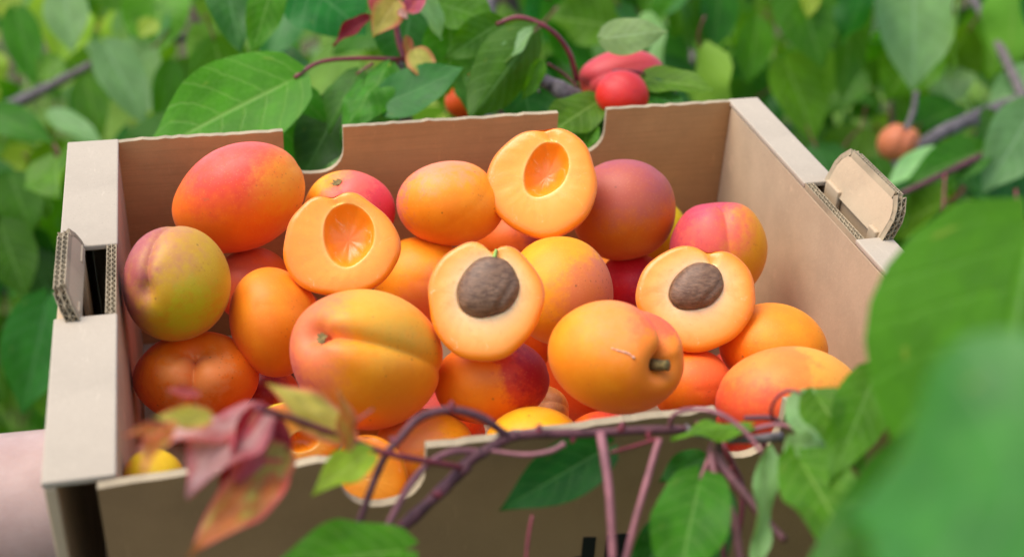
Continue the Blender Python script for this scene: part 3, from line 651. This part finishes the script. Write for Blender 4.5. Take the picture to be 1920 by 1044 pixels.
def mat_flesh(name, ramp):
    N = NT(name); at = N.n('ShaderNodeAttribute', attribute_name='flesh'); ob = N.obj(); n = N.noise(160, 5, .7, ob); n2 = N.noise(50, 3, .6, ob)
    r = N.n('ShaderNodeValToRGB'); el = r.color_ramp.elements
    while len(el) < len(ramp): el.new(.5)
    for e, (p, c) in zip(el, ramp): e.position = p; e.color = lin(c)
    N.l(N.math('ADD', at.outputs['Fac'], N.math('MULTIPLY', N.math('SUBTRACT', N.math('ADD', N.math('MULTIPLY', n, .4), N.math('MULTIPLY', n2, .6)), .5), .12)), r.inputs[0])
    k = N.mix(N.math('MULTIPLY', N.step(N.noise(420, 3, .6, ob), .58, .74), .25), r.outputs[0], lin((230, 130, 54)))
    k = N.mix(N.math('MULTIPLY', N.step(N.noise(90, 4, .7, ob, .6), .5, .7), .35), k, lin((240, 142, 48)))
    k = N.mix(N.math('MULTIPLY', N.step(N.noise(130, 5, .75, ob, 1.2), .6, .7), .3), k, lin((255, 222, 170)))
    N.col(k); p = N.p; p.inputs['Roughness'].default_value = .3; p.inputs['Specular IOR Level'].default_value = .5
    p.inputs['Subsurface Weight'].default_value = .3; p.inputs['Subsurface Radius'].default_value = (1, .45, .15); p.inputs['Subsurface Scale'].default_value = .006
    N.bump(N.math('ADD', n, N.math('MULTIPLY', N.noise(700, 3, .6, ob), .3)), .16, .0014); return N.m
M_FLESH = mat_flesh('apricot_flesh', [(0, (244, 128, 26)), (.22, (248, 136, 18)), (.27, (250, 144, 24)), (.305, (254, 188, 96)), (.38, (253, 170, 66)), (.55, (253, 164, 56)), (.82, (251, 152, 40)), (.94, (246, 134, 20)), (1, (240, 122, 14))])
M_FLESHP = mat_flesh('apricot_flesh_pale', [(0, (240, 170, 110)), (.24, (252, 196, 140)), (.30, (254, 200, 142)), (.45, (254, 190, 118)), (.7, (252, 174, 84)), (.86, (250, 150, 42)), (.95, (246, 132, 22)), (1, (240, 122, 14))])
N = NT('apricot_stone'); nb = N.noise(260, 6, .7, scalev(N, 1, 1, 2.6)); nb2 = N.noise(60, 3, .6, N.obj())
N.col(N.mix(N.step(nb, .3, .7), lin((92, 62, 40)), N.mix(nb2, lin((120, 84, 56)), lin((150, 110, 78))))).rough(.48, .45); N.bump(N.math('ADD', N.math('MULTIPLY', nb, .7), nb2), .5, .0012); M_PIT = N.m

OR = (232, 140, 44); PK = (232, 112, 92)
DP = {1: 0.6863, 2: 0.6201, 3: 0.6373, 4: 0.6413, 5: 0.7069, 6: 0.6334, 7: 0.7131, 8: 0.5852, 9: 0.706, 10: 0.6914, 11: 0.7326, 12: 0.7941, 13: 0.7172, 14: 0.6242, 15: 0.5775, 16: 0.7139, 17: 0.6752, 18: 0.7483, 19: 0.6079, 20: 0.5781, 21: 0.641, 22: 0.5898, 23: 0.6321, 24: 0.5929, 25: 0.6155, 26: 0.5607, 27: 0.5859, 28: 0.7703, 29: 0.5272, 30: 0.6603}
whole(449, 372, DP[1], 127, 98, 27, (-.8, -.4, -.4), (0, .2, -1), (230, 122, 34), [((212, 76, 58), (-.15, .55, .55), .15, .9), ((222, 96, 84), (-.05, .85, .45), .5, 1.05), ((232, 148, 56), (.95, .1, .3), .55, 1.2)], 'largest pink and orange apricot, by the wall notch nearest the arm')
whole(333, 532, DP[2], 99, 108, 0, (-.28, -.13, .95), (-.1, 1, .25), (186, 150, 50), [((180, 122, 84), (-.25, .7, .6), .5, 1.1), ((156, 82, 78), (-.95, .25, .15), .0, .8), ((124, 66, 74), (-1, .1, -.1), .5, 1.0), ((178, 168, 54), (.4, -.6, .6), .75, 1.1)], 'mauve and olive yellow apricot with a short crease, touching the wall by the arm', .08, .10, .16, cw=.09)
whole(368, 706, DP[3], 116, 86, 0, (.12, .72, .68), (.12, -.3, .9), (240, 128, 30), [((240, 140, 84), (.1, .2, 1), .75, 1.0), ((214, 84, 40), (-1, .2, 0), .4, .9)], 'deep orange two-lobed apricot above the red young leaves', .22, .24, .32, cw=.1)
whole(516, 603, DP[4], 82, 104, 10, (.2, -.3, -1), (1, 0, -.4), (234, 138, 38), [((226, 112, 40), (-1, -.3, 0), .3, .9)], 'plain orange apricot between the mauve one and the big golden one')
whole(475, 535, DP[5], 72, 72, 0, (0, 0, -1), (1, 0, 0), (220, 110, 50), [((206, 100, 70), (-.5, .5, .5), .2, .9)], 'shaded orange apricot deep behind the mauve and olive one')
whole(655, 400, DP[7], 86, 80, 0, (-.2, .72, .62), (.3, -.2, .9), (240, 160, 66), [((230, 104, 92), (.5, .2, .6), .1, .7), ((214, 74, 80), (1, .1, .2), .6, 1.0)], 'pink apricot showing its dry stem scar, behind the empty cut half by the notch', .03, .12, .22, 'scar')
whole(686, 672, DP[8], 143, 130, -22, (-.57, .33, .76), (.6, .17, .78), (226, 148, 42), [((214, 158, 74), (.3, .75, .5), .4, 1.1), ((214, 116, 78), (-.85, .15, .35), .25, .85), ((190, 84, 78), (-1, -.25, .1), .6, 1.0), ((228, 134, 36), (.3, -.9, .3), .4, .9)], 'biggest golden apricot with a long crease and brown stem scar', .17, .16, .17, 'scar', cw=.11)
whole(845, 381, DP[9], 101, 80, 0, (.1, .6, -.75), (.62, .1, .75), (238, 146, 46), [((238, 138, 104), (-.3, .85, .4), .5, 1.0), ((200, 104, 96), (-1, .2, .1), .6, 1.0)], 'orange apricot blushed pink on top, beside the topmost cut half', .045)
whole(1170, 394, DP[11], 97, 95, 0, (-.5, -.6, -.5), (0, 0, -1), (186, 112, 50), [((168, 88, 70), (-.1, .65, .5), .05, .75), ((158, 80, 80), (.2, .95, .2), .5, 1.0)], 'dusky mauve apricot just beyond the topmost cut half')
whole(1222, 430, DP[12], 65, 62, 0, (0, 0, -1), (1, 0, 0), (196, 168, 48), [], 'yellow green apricot peeping from under the dusky mauve one')
whole(1346, 470, DP[13], 91, 92, 0, (-.05, .93, .1), (.03, .3, .95), (210, 148, 44), [((212, 96, 84), (-.55, .45, .5), .1, .85), ((186, 74, 88), (-.3, .95, .1), .5, 1.0), ((170, 64, 74), (-1, .1, .1), .5, .95)], 'red and golden creased apricot nearest the bare tan end wall', .11, .1, .3, cw=.12)
whole(788, 528, DP[16], 88, 84, 0, (0, 0, -1), (1, 0, 0), (240, 150, 78), [((236, 132, 80), (.4, -.5, .6), .4, 1.0)], 'peach coloured apricot wedged between two cut halves')
whole(1050, 545, DP[17], 102, 102, -20, (-.7, .4, -.5), (0, 0, -1), (220, 152, 62), [((206, 120, 74), (.6, -.1, .75), .5, 1.0), ((200, 116, 84), (1, .2, .1), .7, 1.0)], 'dull golden freckled apricot behind the half with a green stub', speck=.6)
whole(1185, 535, DP[18], 65, 64, 0, (0, 0, -1), (1, 0, 0), (188, 60, 62), [((160, 42, 56), (.5, -.3, .5), .4, 1.0)], 'deep red apricot beside the rounder pitted half')
whole(922, 714, DP[19], 108, 82, 8, (-.9, -.2, -.3), (0, 0, -1), (226, 134, 42), [((196, 72, 52), (.8, .3, .4), .5, .85), ((160, 42, 46), (.95, .35, .1), .62, .95)], 'orange apricot with one dark red cheek, below the half with a green stub')
whole(1153, 669, DP[20], 127, 105, -8, (.63, -.1, .77), (.6, .75, .32), (240, 144, 40), [((238, 140, 84), (.3, .7, .6), .4, 1.0), ((222, 100, 70), (.75, .55, .3), .5, 1.0), ((238, 132, 66), (.6, -.2, .75), .75, 1.0)], 'large orange apricot keeping its short brown stem', .24, .26, .2, 'stem', cw=.14, scar=[(1146, 652), (1160, 657), (1178, 662), (1190, 672)])
whole(1451, 652, DP[21], 103, 84, -12, (0, .2, -1), (1, 0, 0), (244, 144, 44), [((240, 120, 48), (-.9, -.3, .3), .4, 1.0)], 'smooth bright orange apricot against the bare tan end wall')
whole(1477, 745, DP[22], 136, 96, 6, (.9, -.2, -.4), (0, 0, -1), (240, 138, 92), [((244, 160, 82), (.7, .6, .3), .6, 1.0), ((236, 96, 70), (-.7, -.5, .5), .3, .9)], 'long salmon pink apricot at the notch nearest the big blurred leaf')
whole(1296, 725, DP[23], 74, 72, 0, (0, 0, -1), (1, 0, 0), (236, 130, 48), [((226, 108, 66), (.5, .4, .6), .4, 1.0)], 'small orange apricot low between the stemmed one and the salmon one')
whole(795, 846, .602, 94, 80, 0, (0, 0, -1), (1, 0, 0), (250, 160, 74), [((244, 140, 84), (-.3, .5, .6), .5, 1.0)], 'orange apricot behind the arching twig at the front notch')
whole(1002, 832, DP[27], 95, 70, 0, (0, 0, -1), (1, 0, 0), (248, 170, 92), [], 'pale peach apricot whose top just clears the front panel')
whole(965, 460, DP[28], 74, 72, 0, (0, 0, -1), (1, 0, 0), (206, 110, 46), [((160, 66, 56), (.7, .5, .3), .3, .9)], 'brownish orange apricot deep under the topmost cut half')
whole(287, 905, DP[29], 56, 64, 0, (0, 0, -1), (1, 0, 0), (214, 176, 56), [((226, 120, 70), (-1, 0, .2), .5, .9)], 'small yellow apricot in the tray corner under the red young leaves')
whole(1015, 772, DP[30], 52, 50, 0, (0, .5, .8), (1, 0, 0), (200, 128, 60), [((150, 96, 60), (0, .6, .7), .4, .9)], 'tiny scabby brown apricot between two orange ones', speck=.9)
half(641, 458, DP[6], 110, 99, 0, (.08, .12, 1), (-.06, 1, 0), (238, 142, 44), 'empty cut half with a pear shaped hollow, above the golden creased apricot', (.44, .60, .12), (.13, .07), .09, .10, egg=-.06)
half(1016, 341, DP[10], 105, 107, -10, (-.12, .22, 1), (.02, 1, 0), (242, 142, 40), 'topmost empty cut half, standing highest against the notch', (.38, .52, -.2), (.04, .12), .03, egg=-.05)
half(1305, 561, DP[14], 112, 101, 0, (-.06, .2, 1), (.12, 1, 0), (242, 146, 48), 'rounder cut half still holding its stone, by the bare end wall', (.40, .50, -.4), (-.06, .12), .09, -.12, True, egg=-.02)
half(912, 565, DP[15], 110, 113, 0, (0, .2, 1), (.03, 1, 0), (242, 146, 48), 'central cut half holding its brown stone below a green stub', (.50, .54, -.35), (.0, .12), .16, -.08, True, True, egg=-.03)
half(550, 815, .572, 88, 60, -8, (.35, -.1, 1), (.3, 1, 0), (206, 180, 64), 'cut half with yellow green skin, behind the young golden leaf', (.3, .36), (.2, -.1), .0)
half(692, 890, DP[26], 74, 74, 0, (-.3, -.15, 1), (0, 1, 0), (242, 150, 54), 'pale cut half resting low in the front notch', (.01, .01), (.0, .0), .0)
whole(498, 738, .672, 62, 52, 0, (.3, .2, -1), (1, 0, 0), (196, 92, 44), [((150, 50, 50), (-.3, .6, .4), .1, .8)], 'reddish apricot in the dark gap above the golden young leaf')
# deep apricots that show only in the dark gaps
for i, (x, y, lab) in enumerate([(-.13, -.10, 'shaded apricot low in the pile under the two-lobed one'), (-.03, -.005, 'shaded apricot low in the pile under the green-stubbed half'), (.05, -.045, 'shaded apricot low in the pile behind the stemmed one'), (.145, .09, 'shaded apricot low in the pile by the red and golden one'), (-.145, .06, 'shaded apricot low in the pile behind the mauve and olive one'), (-.06, .035, 'shaded apricot low in the pile under the pear-hollowed half'), (.06, .02, 'shaded apricot low in the pile under the freckled one'), (.145, -.005, 'shaded apricot low in the pile behind the smooth orange one'), (-.105, -.03, 'shaded apricot low in the pile left of the big golden one'), (-.085, -.085, 'shaded apricot low in the pile in front of the big golden one'), (.0, -.055, 'shaded apricot low in the pile under the red cheeked one'), (.105, -.06, 'shaded apricot low in the pile under the rounder pitted half'), (.04, .075, 'shaded apricot low in the pile under the topmost half'), (-.1, .105, 'shaded apricot low in the pile under the largest pink one'), (.1, .11, 'shaded apricot low in the pile by the far corner')]):
    q = B(x, y, -.108); cq = (q-CAMW) @ RW; d = -cq[2]; r = .0255/d*F
    whole(CX+cq[0]/d*F, CY-cq[1]/d*F, d, r, r, 0, (random.gauss(0, 1), random.gauss(0, 1), -.6), (1, .1, 0), random.choice([(226, 120, 44), (206, 96, 52), (214, 140, 56)]), [((190, 70, 60), (random.gauss(0, 1), .6, .3), .2, .9)], lab)
# apricots hanging on the trees behind
GH = 'apricots still on the trees'
whole(1168, 148, .925, 82, 54, 4, (-.9, -.3, .2), (.2, .3, 1), (206, 104, 56), [((176, 66, 68), (.1, .7, .5), -.7, .1)], 'pink red apricot on the tree just above the tray wall', .05, group=GH)
whole(1166, 178, .885, 50, 46, 0, (-.7, .4, -.4), (.2, .3, 1), (202, 66, 40), [((176, 52, 52), (-.1, .8, .4), -.1, .9)], 'glossy scarlet apricot touching the tray wall under a bright leaf', group=GH)
whole(905, 128, .985, 37, 50, -18, (.3, .9, 0), (.2, .3, 1), (226, 84, 56), [((206, 64, 66), (-.2, .8, .5), -.2, .5)], 'red apricot on the tree half hidden by a folded leaf', group=GH)
whole(866, 190, .97, 32, 32, 0, (.3, .9, 0), (.2, .3, 1), (206, 96, 40), [], 'small orange apricot showing in the shade between leaves', group=GH)
whole(1036, 6, 1.22*1.28, 36, 34, 0, (.1, 1, .2), (0, 0, 1), (230, 130, 50), [((214, 100, 60), (.6, .2, .6), .2, .8)], 'blurred orange apricot high at the picture edge', group=GH)
whole(1685, 271, 1.13*1.28, 40, 39, 0, (.3, .9, .3), (-.1, -.1, 1), (176, 136, 74), [((196, 118, 86), (-.5, .4, .7), .0, .6)], 'blurred peach coloured apricot hanging by the thick grey branch', .12, .15, group=GH)

# ------------------------------------------------------------------ branch in front of the tray
fb = empty('apricot_branch', P(420, 1500, .5)*np.array([1, 1, 0]), 'purple twigged apricot branch crossing the front of the tray', 'branch')
G = lambda p_, r0, r1, *a, **k: stalk(fb, p_, r0*.84, r1*.84, *a, **k)
lo = P(618, 1112, .453); root_pt = np.array([lo[0]-.06, lo[1]+.02, 0.0])
v, f = tube([root_pt, root_pt+np.array([.0, .0, .42]), lo+np.array([-.035, -.005, -.13]), lo, P(700, 1036, .457), P(790, 955, .46), P(865, 882, .465), P(885, 862, .465), P(950, 820, .468)], .0032, .0018, 6, 10, .1, 8); mk('branch', v, f, M_PURP, fb, root_pt)
G([(950, 820, .468), (1000, 813, .47), (1100, 812, .474), (1200, 806, .477), (1290, 805, .48)], .0021, .0020, M_PURP, 'twig', 2, bumps=.1)
G([(1285, 805, .48), (1340, 816, .482), (1400, 823, .484), (1466, 818, .487)], .0023, .0021, M_BARK, 'twig', 3, bumps=.2)
G([(862, 886, .464), (886, 858, .465), (906, 848, .466)], .0031, .0024, M_PURP, 'node', 4, bumps=.15)
G([(935, 828, .467), (955, 818, .468), (972, 816, .469)], .0027, .0024, M_PURP, 'node', 5, bumps=.15)
G([(950, 816, .467), (900, 781, .462), (840, 768, .458), (785, 784, .455), (748, 824, .453), (725, 850, .452), (702, 900, .452), (670, 988, .45)], .0019, .0015, M_PURP, 'twig', 6)
G([(482, 764, .402), (560, 789, .425), (640, 818, .438), (720, 848, .446), (800, 864, .455), (868, 876, .463)], .0015, .0014, M_MARO, 'twig', 7)
G([(900, 846, .466), (850, 846, .462), (810, 864, .459), (778, 896, .456), (750, 940, .454), (722, 1000, .45), (716, 1060, .448)], .0014, .0016, M_MAUV)
G([(905, 842, .466), (980, 852, .463), (1030, 846, .462), (1060, 831, .462)], .0009, .0013, M_MAUV)
G([(1126, 812, .473), (1134, 860, .466), (1143, 930, .46), (1150, 1060, .452)], .0022, .0019, M_MAUV)
G([(1236, 822, .477), (1212, 905, .47), (1190, 980, .464), (1168, 1070, .458)], .0017, .0017, M_MAUV)
G([(1145, 848, .47), (1190, 836, .474), (1232, 822, .477)], .0008, .0009, M_MARO)
G([(1342, 812, .482), (1334, 860, .474), (1350, 920, .468), (1374, 970, .464), (1390, 1060, .458)], .0021, .0018, M_MAUV)
G([(1342, 822, .481), (1352, 868, .473), (1395, 925, .462), (1440, 980, .452), (1472, 1012, .446)], .0026, .0016, M_PURP)
G([(1342, 900, .47), (1352, 960, .468), (1358, 1060, .464)], .0013, .0012, M_MARO)
G([(1352, 830, .49), (1388, 900, .49), (1392, 950, .487), (1384, 1010, .484)], .0016, .0012, M_MARO)
G([(1256, 800, .479), (1262, 780, .474), (1290, 768, .47), (1340, 772, .464), (1390, 802, .46), (1430, 850, .456)], .0011, .0011, M_MAUV)
G([(1380, 822, .483), (1420, 803, .478), (1470, 797, .473), (1530, 822, .468)], .0011, .001, M_MAUV)
G([(1456, 796, .48), (1446, 772, .477), (1456, 746, .474), (1480, 732, .472), (1512, 742, .47)], .0008, .0008, M_MARO)
G([(1395, 783, .485), (1448, 784, .483), (1470, 800, .484)], .0011, .0014, M_PURP)
G([(1310, 905, .465), (1325, 870, .472), (1336, 840, .478)], .0009, .0012, M_MAUV)
G([(998, 965, .47), (990, 1010, .468), (985, 1070, .466)], .0008, .0008, M_MARO)
K = lambda *a, **k: hero_leaf(fb, *a, **k)
K('dark', (1138, 838), (936, 956), 112, .483, .47, (.1, .35, 1), fold=.22, curl=.05, wave=.01, nu=12, nv=18)
K('bright', (1404, 798), (1262, 802), 62, .478, .47, (0, .9, .45), fold=-.2, curl=.25)
K('green', (1312, 900), (1262, 1130), 150, .462, .42, (-.25, .35, 1), fold=.25, curl=.12, nu=12, nv=18)
K('blue', (1352, 920), (1330, 1100), 70, .48, .46, (.2, .3, 1), fold=.2)
K('pale', (1440, 850), (1418, 1090), 52, .458, .44, (.5, .1, 1), fold=.2, curl=.05)
K('dark', (1320, 858), (1236, 900), 60, .49, .485, (0, .5, 1), fold=.2)
K('dark', (1270, 980), (1180, 1090), 90, .485, .47, (.1, .4, 1), fold=.2)
K('bright', (760, 1030), (500, 1062), 150, .43, .40, (0, .55, .85), fold=.12, curl=.08, nu=12, nv=18)
K('pale', (1530, 825), (1470, 860), 70, .455, .44, (-.3, .6, .8), fold=.3, curl=.2)
K('pale', (1500, 740), (1540, 840), 84, .47, .45, (-.4, .5, .8), fold=.2, curl=.1)
K('bright', (1530, 740), (1620, 880), 120, .455, .43, (.2, .4, 1), fold=.2, curl=.1)
K('bright', (1500, 860), (1640, 1100), 150, .44, .38, (0, .4, 1), fold=.2, curl=.1)
K('green', (1640, 700), (1560, 900), 110, .45, .42, (0, .5, 1), fold=.2)
for bx_, by_, bd, ux, uy in [(1010, 806, .47, .2, 1), (1075, 818, .473, -.2, -1), (1165, 801, .475, .3, 1), (1215, 812, .477, .2, -1), (1310, 800, .48, -.3, 1), (1378, 812, .482, .2, 1), (1432, 830, .486, .1, -1), (820, 925, .46, -1, .3), (752, 985, .458, 1, -.4), (846, 764, .458, .1, 1), (742, 826, .453, -1, .4), (1362, 880, .472, 1, .4), (1420, 956, .457, 1, .5)]:
    b0 = P(bx_, by_, bd); dv = CD(ux, uy, .35)
    v, f = tube([b0-dv*.0012, b0+dv*.0008, b0+dv*.0017, b0+dv*.0025], .0017, .0005, 3, 7, .05, int(bx_)); mk('bud', v, f, M_MARO, fb, b0)
# young red shoot
ys = lambda kind, lab, *a, **k: K(kind, *a, label=lab, **k)
ys('mauve', 'curled mauve pink young leaf arching over the shoot', (496, 772), (262, 796), 105, .425, .40, (0, .95, .35), fold=-.4, curl=.34, wave=.03, nu=14, nv=22)
ys('mauve', 'crinkled pale mauve young leaf', (490, 774), (344, 918), 160, .422, .395, (-.3, .7, .8), fold=.22, curl=.12, wave=.045, pucker=.012, nu=14, nv=22)
ys('deepred', 'deep red young leaf seen edge on', (496, 778), (424, 950), 130, .425, .405, (.75, .1, .7), fold=.45, curl=.2, wave=.06, pucker=.02, nu=12, nv=18)
ys('red', 'red young leaf with a pink rim', (492, 772), (455, 900), 84, .42, .40, (.5, .35, .8), fold=-.5, curl=.25, wave=.05)
ys('gold', 'yellow patch of young leaf under the mauve arch', (392, 782), (292, 782), 48, .405, .392, (0, .2, 1), fold=.3, curl=.1)
ys('gold', 'yellow green young leaf behind the red one', (532, 846), (410, 950), 96, .42, .40, (.15, .25, 1), fold=.3, curl=.2, wave=.05)
ys('orange', 'orange brown young leaf hanging lowest', (520, 880), (366, 1020), 100, .415, .385, (.2, .35, 1), fold=.25, curl=.3, wave=.06, pucker=.02)
ys('orange', 'small orange young leaf tip', (318, 806), (232, 812), 30, .39, .38, (0, .6, 1), fold=.6, wave=.06)
ys('orange', 'small orange red folded young leaf', (330, 800), (262, 880), 56, .392, .38, (-.5, .2, 1), fold=.6, wave=.06)
ys('red', 'small pink young leaf at the top of the shoot', (372, 740), (310, 728), 20, .41, .408, (0, .5, 1), fold=.4)
ys('gold', 'pale golden young leaf edged in pink', (656, 816), (512, 716), 82, .438, .425, (.1, .5, 1), fold=-.3, curl=.22, wave=.05, pucker=.012, nu=12, nv=16)
ys('orange', 'pinkish young leaf over the big golden apricot', (652, 838), (640, 732), 46, .436, .43, (.7, .2, .8), fold=.3, wave=.05)
ys('yellow', 'small yellow green young leaf below the golden one', (692, 850), (588, 916), 74, .44, .425, (-.1, .4, 1), fold=.35, curl=.25, wave=.06)
G([(640, 835, .438), (655, 800, .436), (700, 766, .434)], .0009, .0003, M_MAUV, 'tendril')
# leaves added out of view below the picture to shade the tray's front panel
for i in range(70):
    q = B(random.uniform(-.24, .26), random.uniform(-.34, -.19), random.uniform(-.32, -.13))
    rand_leaf(fb, q, random.uniform(.06, .085), pick(dict(green=2, dark=3)))

# big leaves close to the lens
nb_ = empty('leafy_shoot', np.array([P(2100, 1300, .36)[0], P(2100, 1300, .36)[1], 0]), 'large blurred green leaves close to the lens on a leafy shoot', 'branch')
pb = np.array(nb_.location)
v, f = tube([pb, pb+np.array([.02, .01, .5]), P(2150, 1200, .36), P(2030, 900, .37), P(1990, 760, .385), P(1960, 600, .39)], .006, .002, 6, 8, .08, 31); mk('branch', v, f, M_PURP, nb_, pb)
NB = lambda *a, **k: hero_leaf(nb_, *a, **k)
NB('near', (1930, 430), (1800, 1060), 520, .375, .345, (-.2, .4, 1), fold=.1, curl=.06, wave=.015, nu=14, nv=24)
stalk(nb_, [(1930, 432, .375), (1940, 470, .39), (1950, 560, .392), (1975, 680, .388)], .001, .0014, M_MAUV)
NB('nearblue', (2120, 860), (1560, 960), 620, .20, .235, (-.3, .65, .8), fold=.15, curl=.15, nu=14, nv=20)
NB('near', (2030, 900), (1470, 1130), 420, .36, .34, (-.1, .5, 1), fold=.15, curl=.1, nu=14, nv=20)
NB('green', (2150, 1000), (1760, 1350), 560, .22, .21, (.1, .6, .8), fold=.15, curl=.1, nu=14, nv=20)
for i in range(14):
    rand_leaf(nb_, P(random.uniform(1990, 2300), random.uniform(500, 1400), random.uniform(.34, .5)), random.uniform(.06, .09), pick(dict(green=2, bright=2, blue=1)))

# ------------------------------------------------------------------ forearm holding the tray
N = NT('skin'); nn = N.noise(24, 4, .6, N.obj()); n5 = N.noise(400, 4, .7, N.obj())
N.col(N.mix(N.step(nn, .3, .7), lin((170, 138, 126)), lin((186, 156, 144)))).rough(.5, .4); N.p.inputs['Subsurface Weight'].default_value = .2; N.p.inputs['Subsurface Radius'].default_value = (1, .4, .25); N.p.inputs['Subsurface Scale'].default_value = .01
N.bump(n5, .15, .001)
xo = -W/2-.0255
zb = -H-.01                                 # underside of the tray; the forearm runs just below it
o_ = -RM.T @ TV; v_ = RM.T @ np.array([(30-CX)/F, -(965-CY)/F, -1.0]); ya = (o_+v_*((zb-.043-o_[2])/v_[2]))[1]
verts, edges, rad = [], [], []
def add(x, y, z, r, link=None):
    verts.append(tuple(B(x, y, z))); rad.append(r*1.22)
    if link is not None: edges.append((link, len(verts)-1))
    return len(verts)-1
palm = add(xo+.10, ya+.004, zb-.025, .026)
k1 = add(xo+.06, ya+.002, zb-.032, .030, palm); k2 = add(xo+.01, ya, zb-.041, .038, k1); k3 = add(xo-.05, ya, zb-.044, .042, k2)
k4 = add(xo-.12, ya-.005, zb-.048, .048, k3); k5 = add(xo-.20, ya-.015, zb-.054, .052, k4); k6 = add(xo-.26, ya-.03, zb-.055, .05, k5)
k7 = add(xo-.30, ya-.03, zb+.0, .054, k6); k8 = add(xo-.34, ya+.0, zb+.12, .06, k7); k9 = add(xo-.36, ya+.03, zb+.22, .062, k8)
for dy, L in ((.028, .07), (.010, .082), (-.009, .076), (-.026, .058)):
    b0 = add(xo+.128, ya+.004+dy, zb-.0165, .0088, palm); b1 = add(xo+.128+L*.45, ya+.004+dy*1.2, zb-.0125, .0078, b0)
    b2 = add(xo+.128+L*.78, ya+.004+dy*1.3, zb-.0115, .0072, b1); b3 = add(xo+.128+L, ya+.004+dy*1.3, zb-.0105, .0064, b2)
t0 = add(xo+.075, ya+.036, zb-.022, .0125, k1); t1 = add(xo+.095, ya+.062, zb-.016, .0095, t0); t2 = add(xo+.112, ya+.082, zb-.0125, .008, t1)
me = bpy.data.meshes.new('arm'); c0_ = np.array(verts[3]); me.from_pydata([tuple(np.array(q)-c0_) for q in verts], edges, []); me.materials.append(N.m)
arm = bpy.data.objects.new('person', me); COL.objects.link(arm); arm.location = Vector(c0_)
sk = arm.modifiers.new('skin', 'SKIN'); sk.use_smooth_shade = True
for i, r in enumerate(rad): me.skin_vertices[0].data[i].radius = (r, r)
me.skin_vertices[0].data[0].use_root = True
ss_ = arm.modifiers.new('smooth', 'SUBSURF'); ss_.levels = 2; ss_.render_levels = 2
tag(arm, 'person whose bare forearm reaches in to hold the tray from below', 'person')
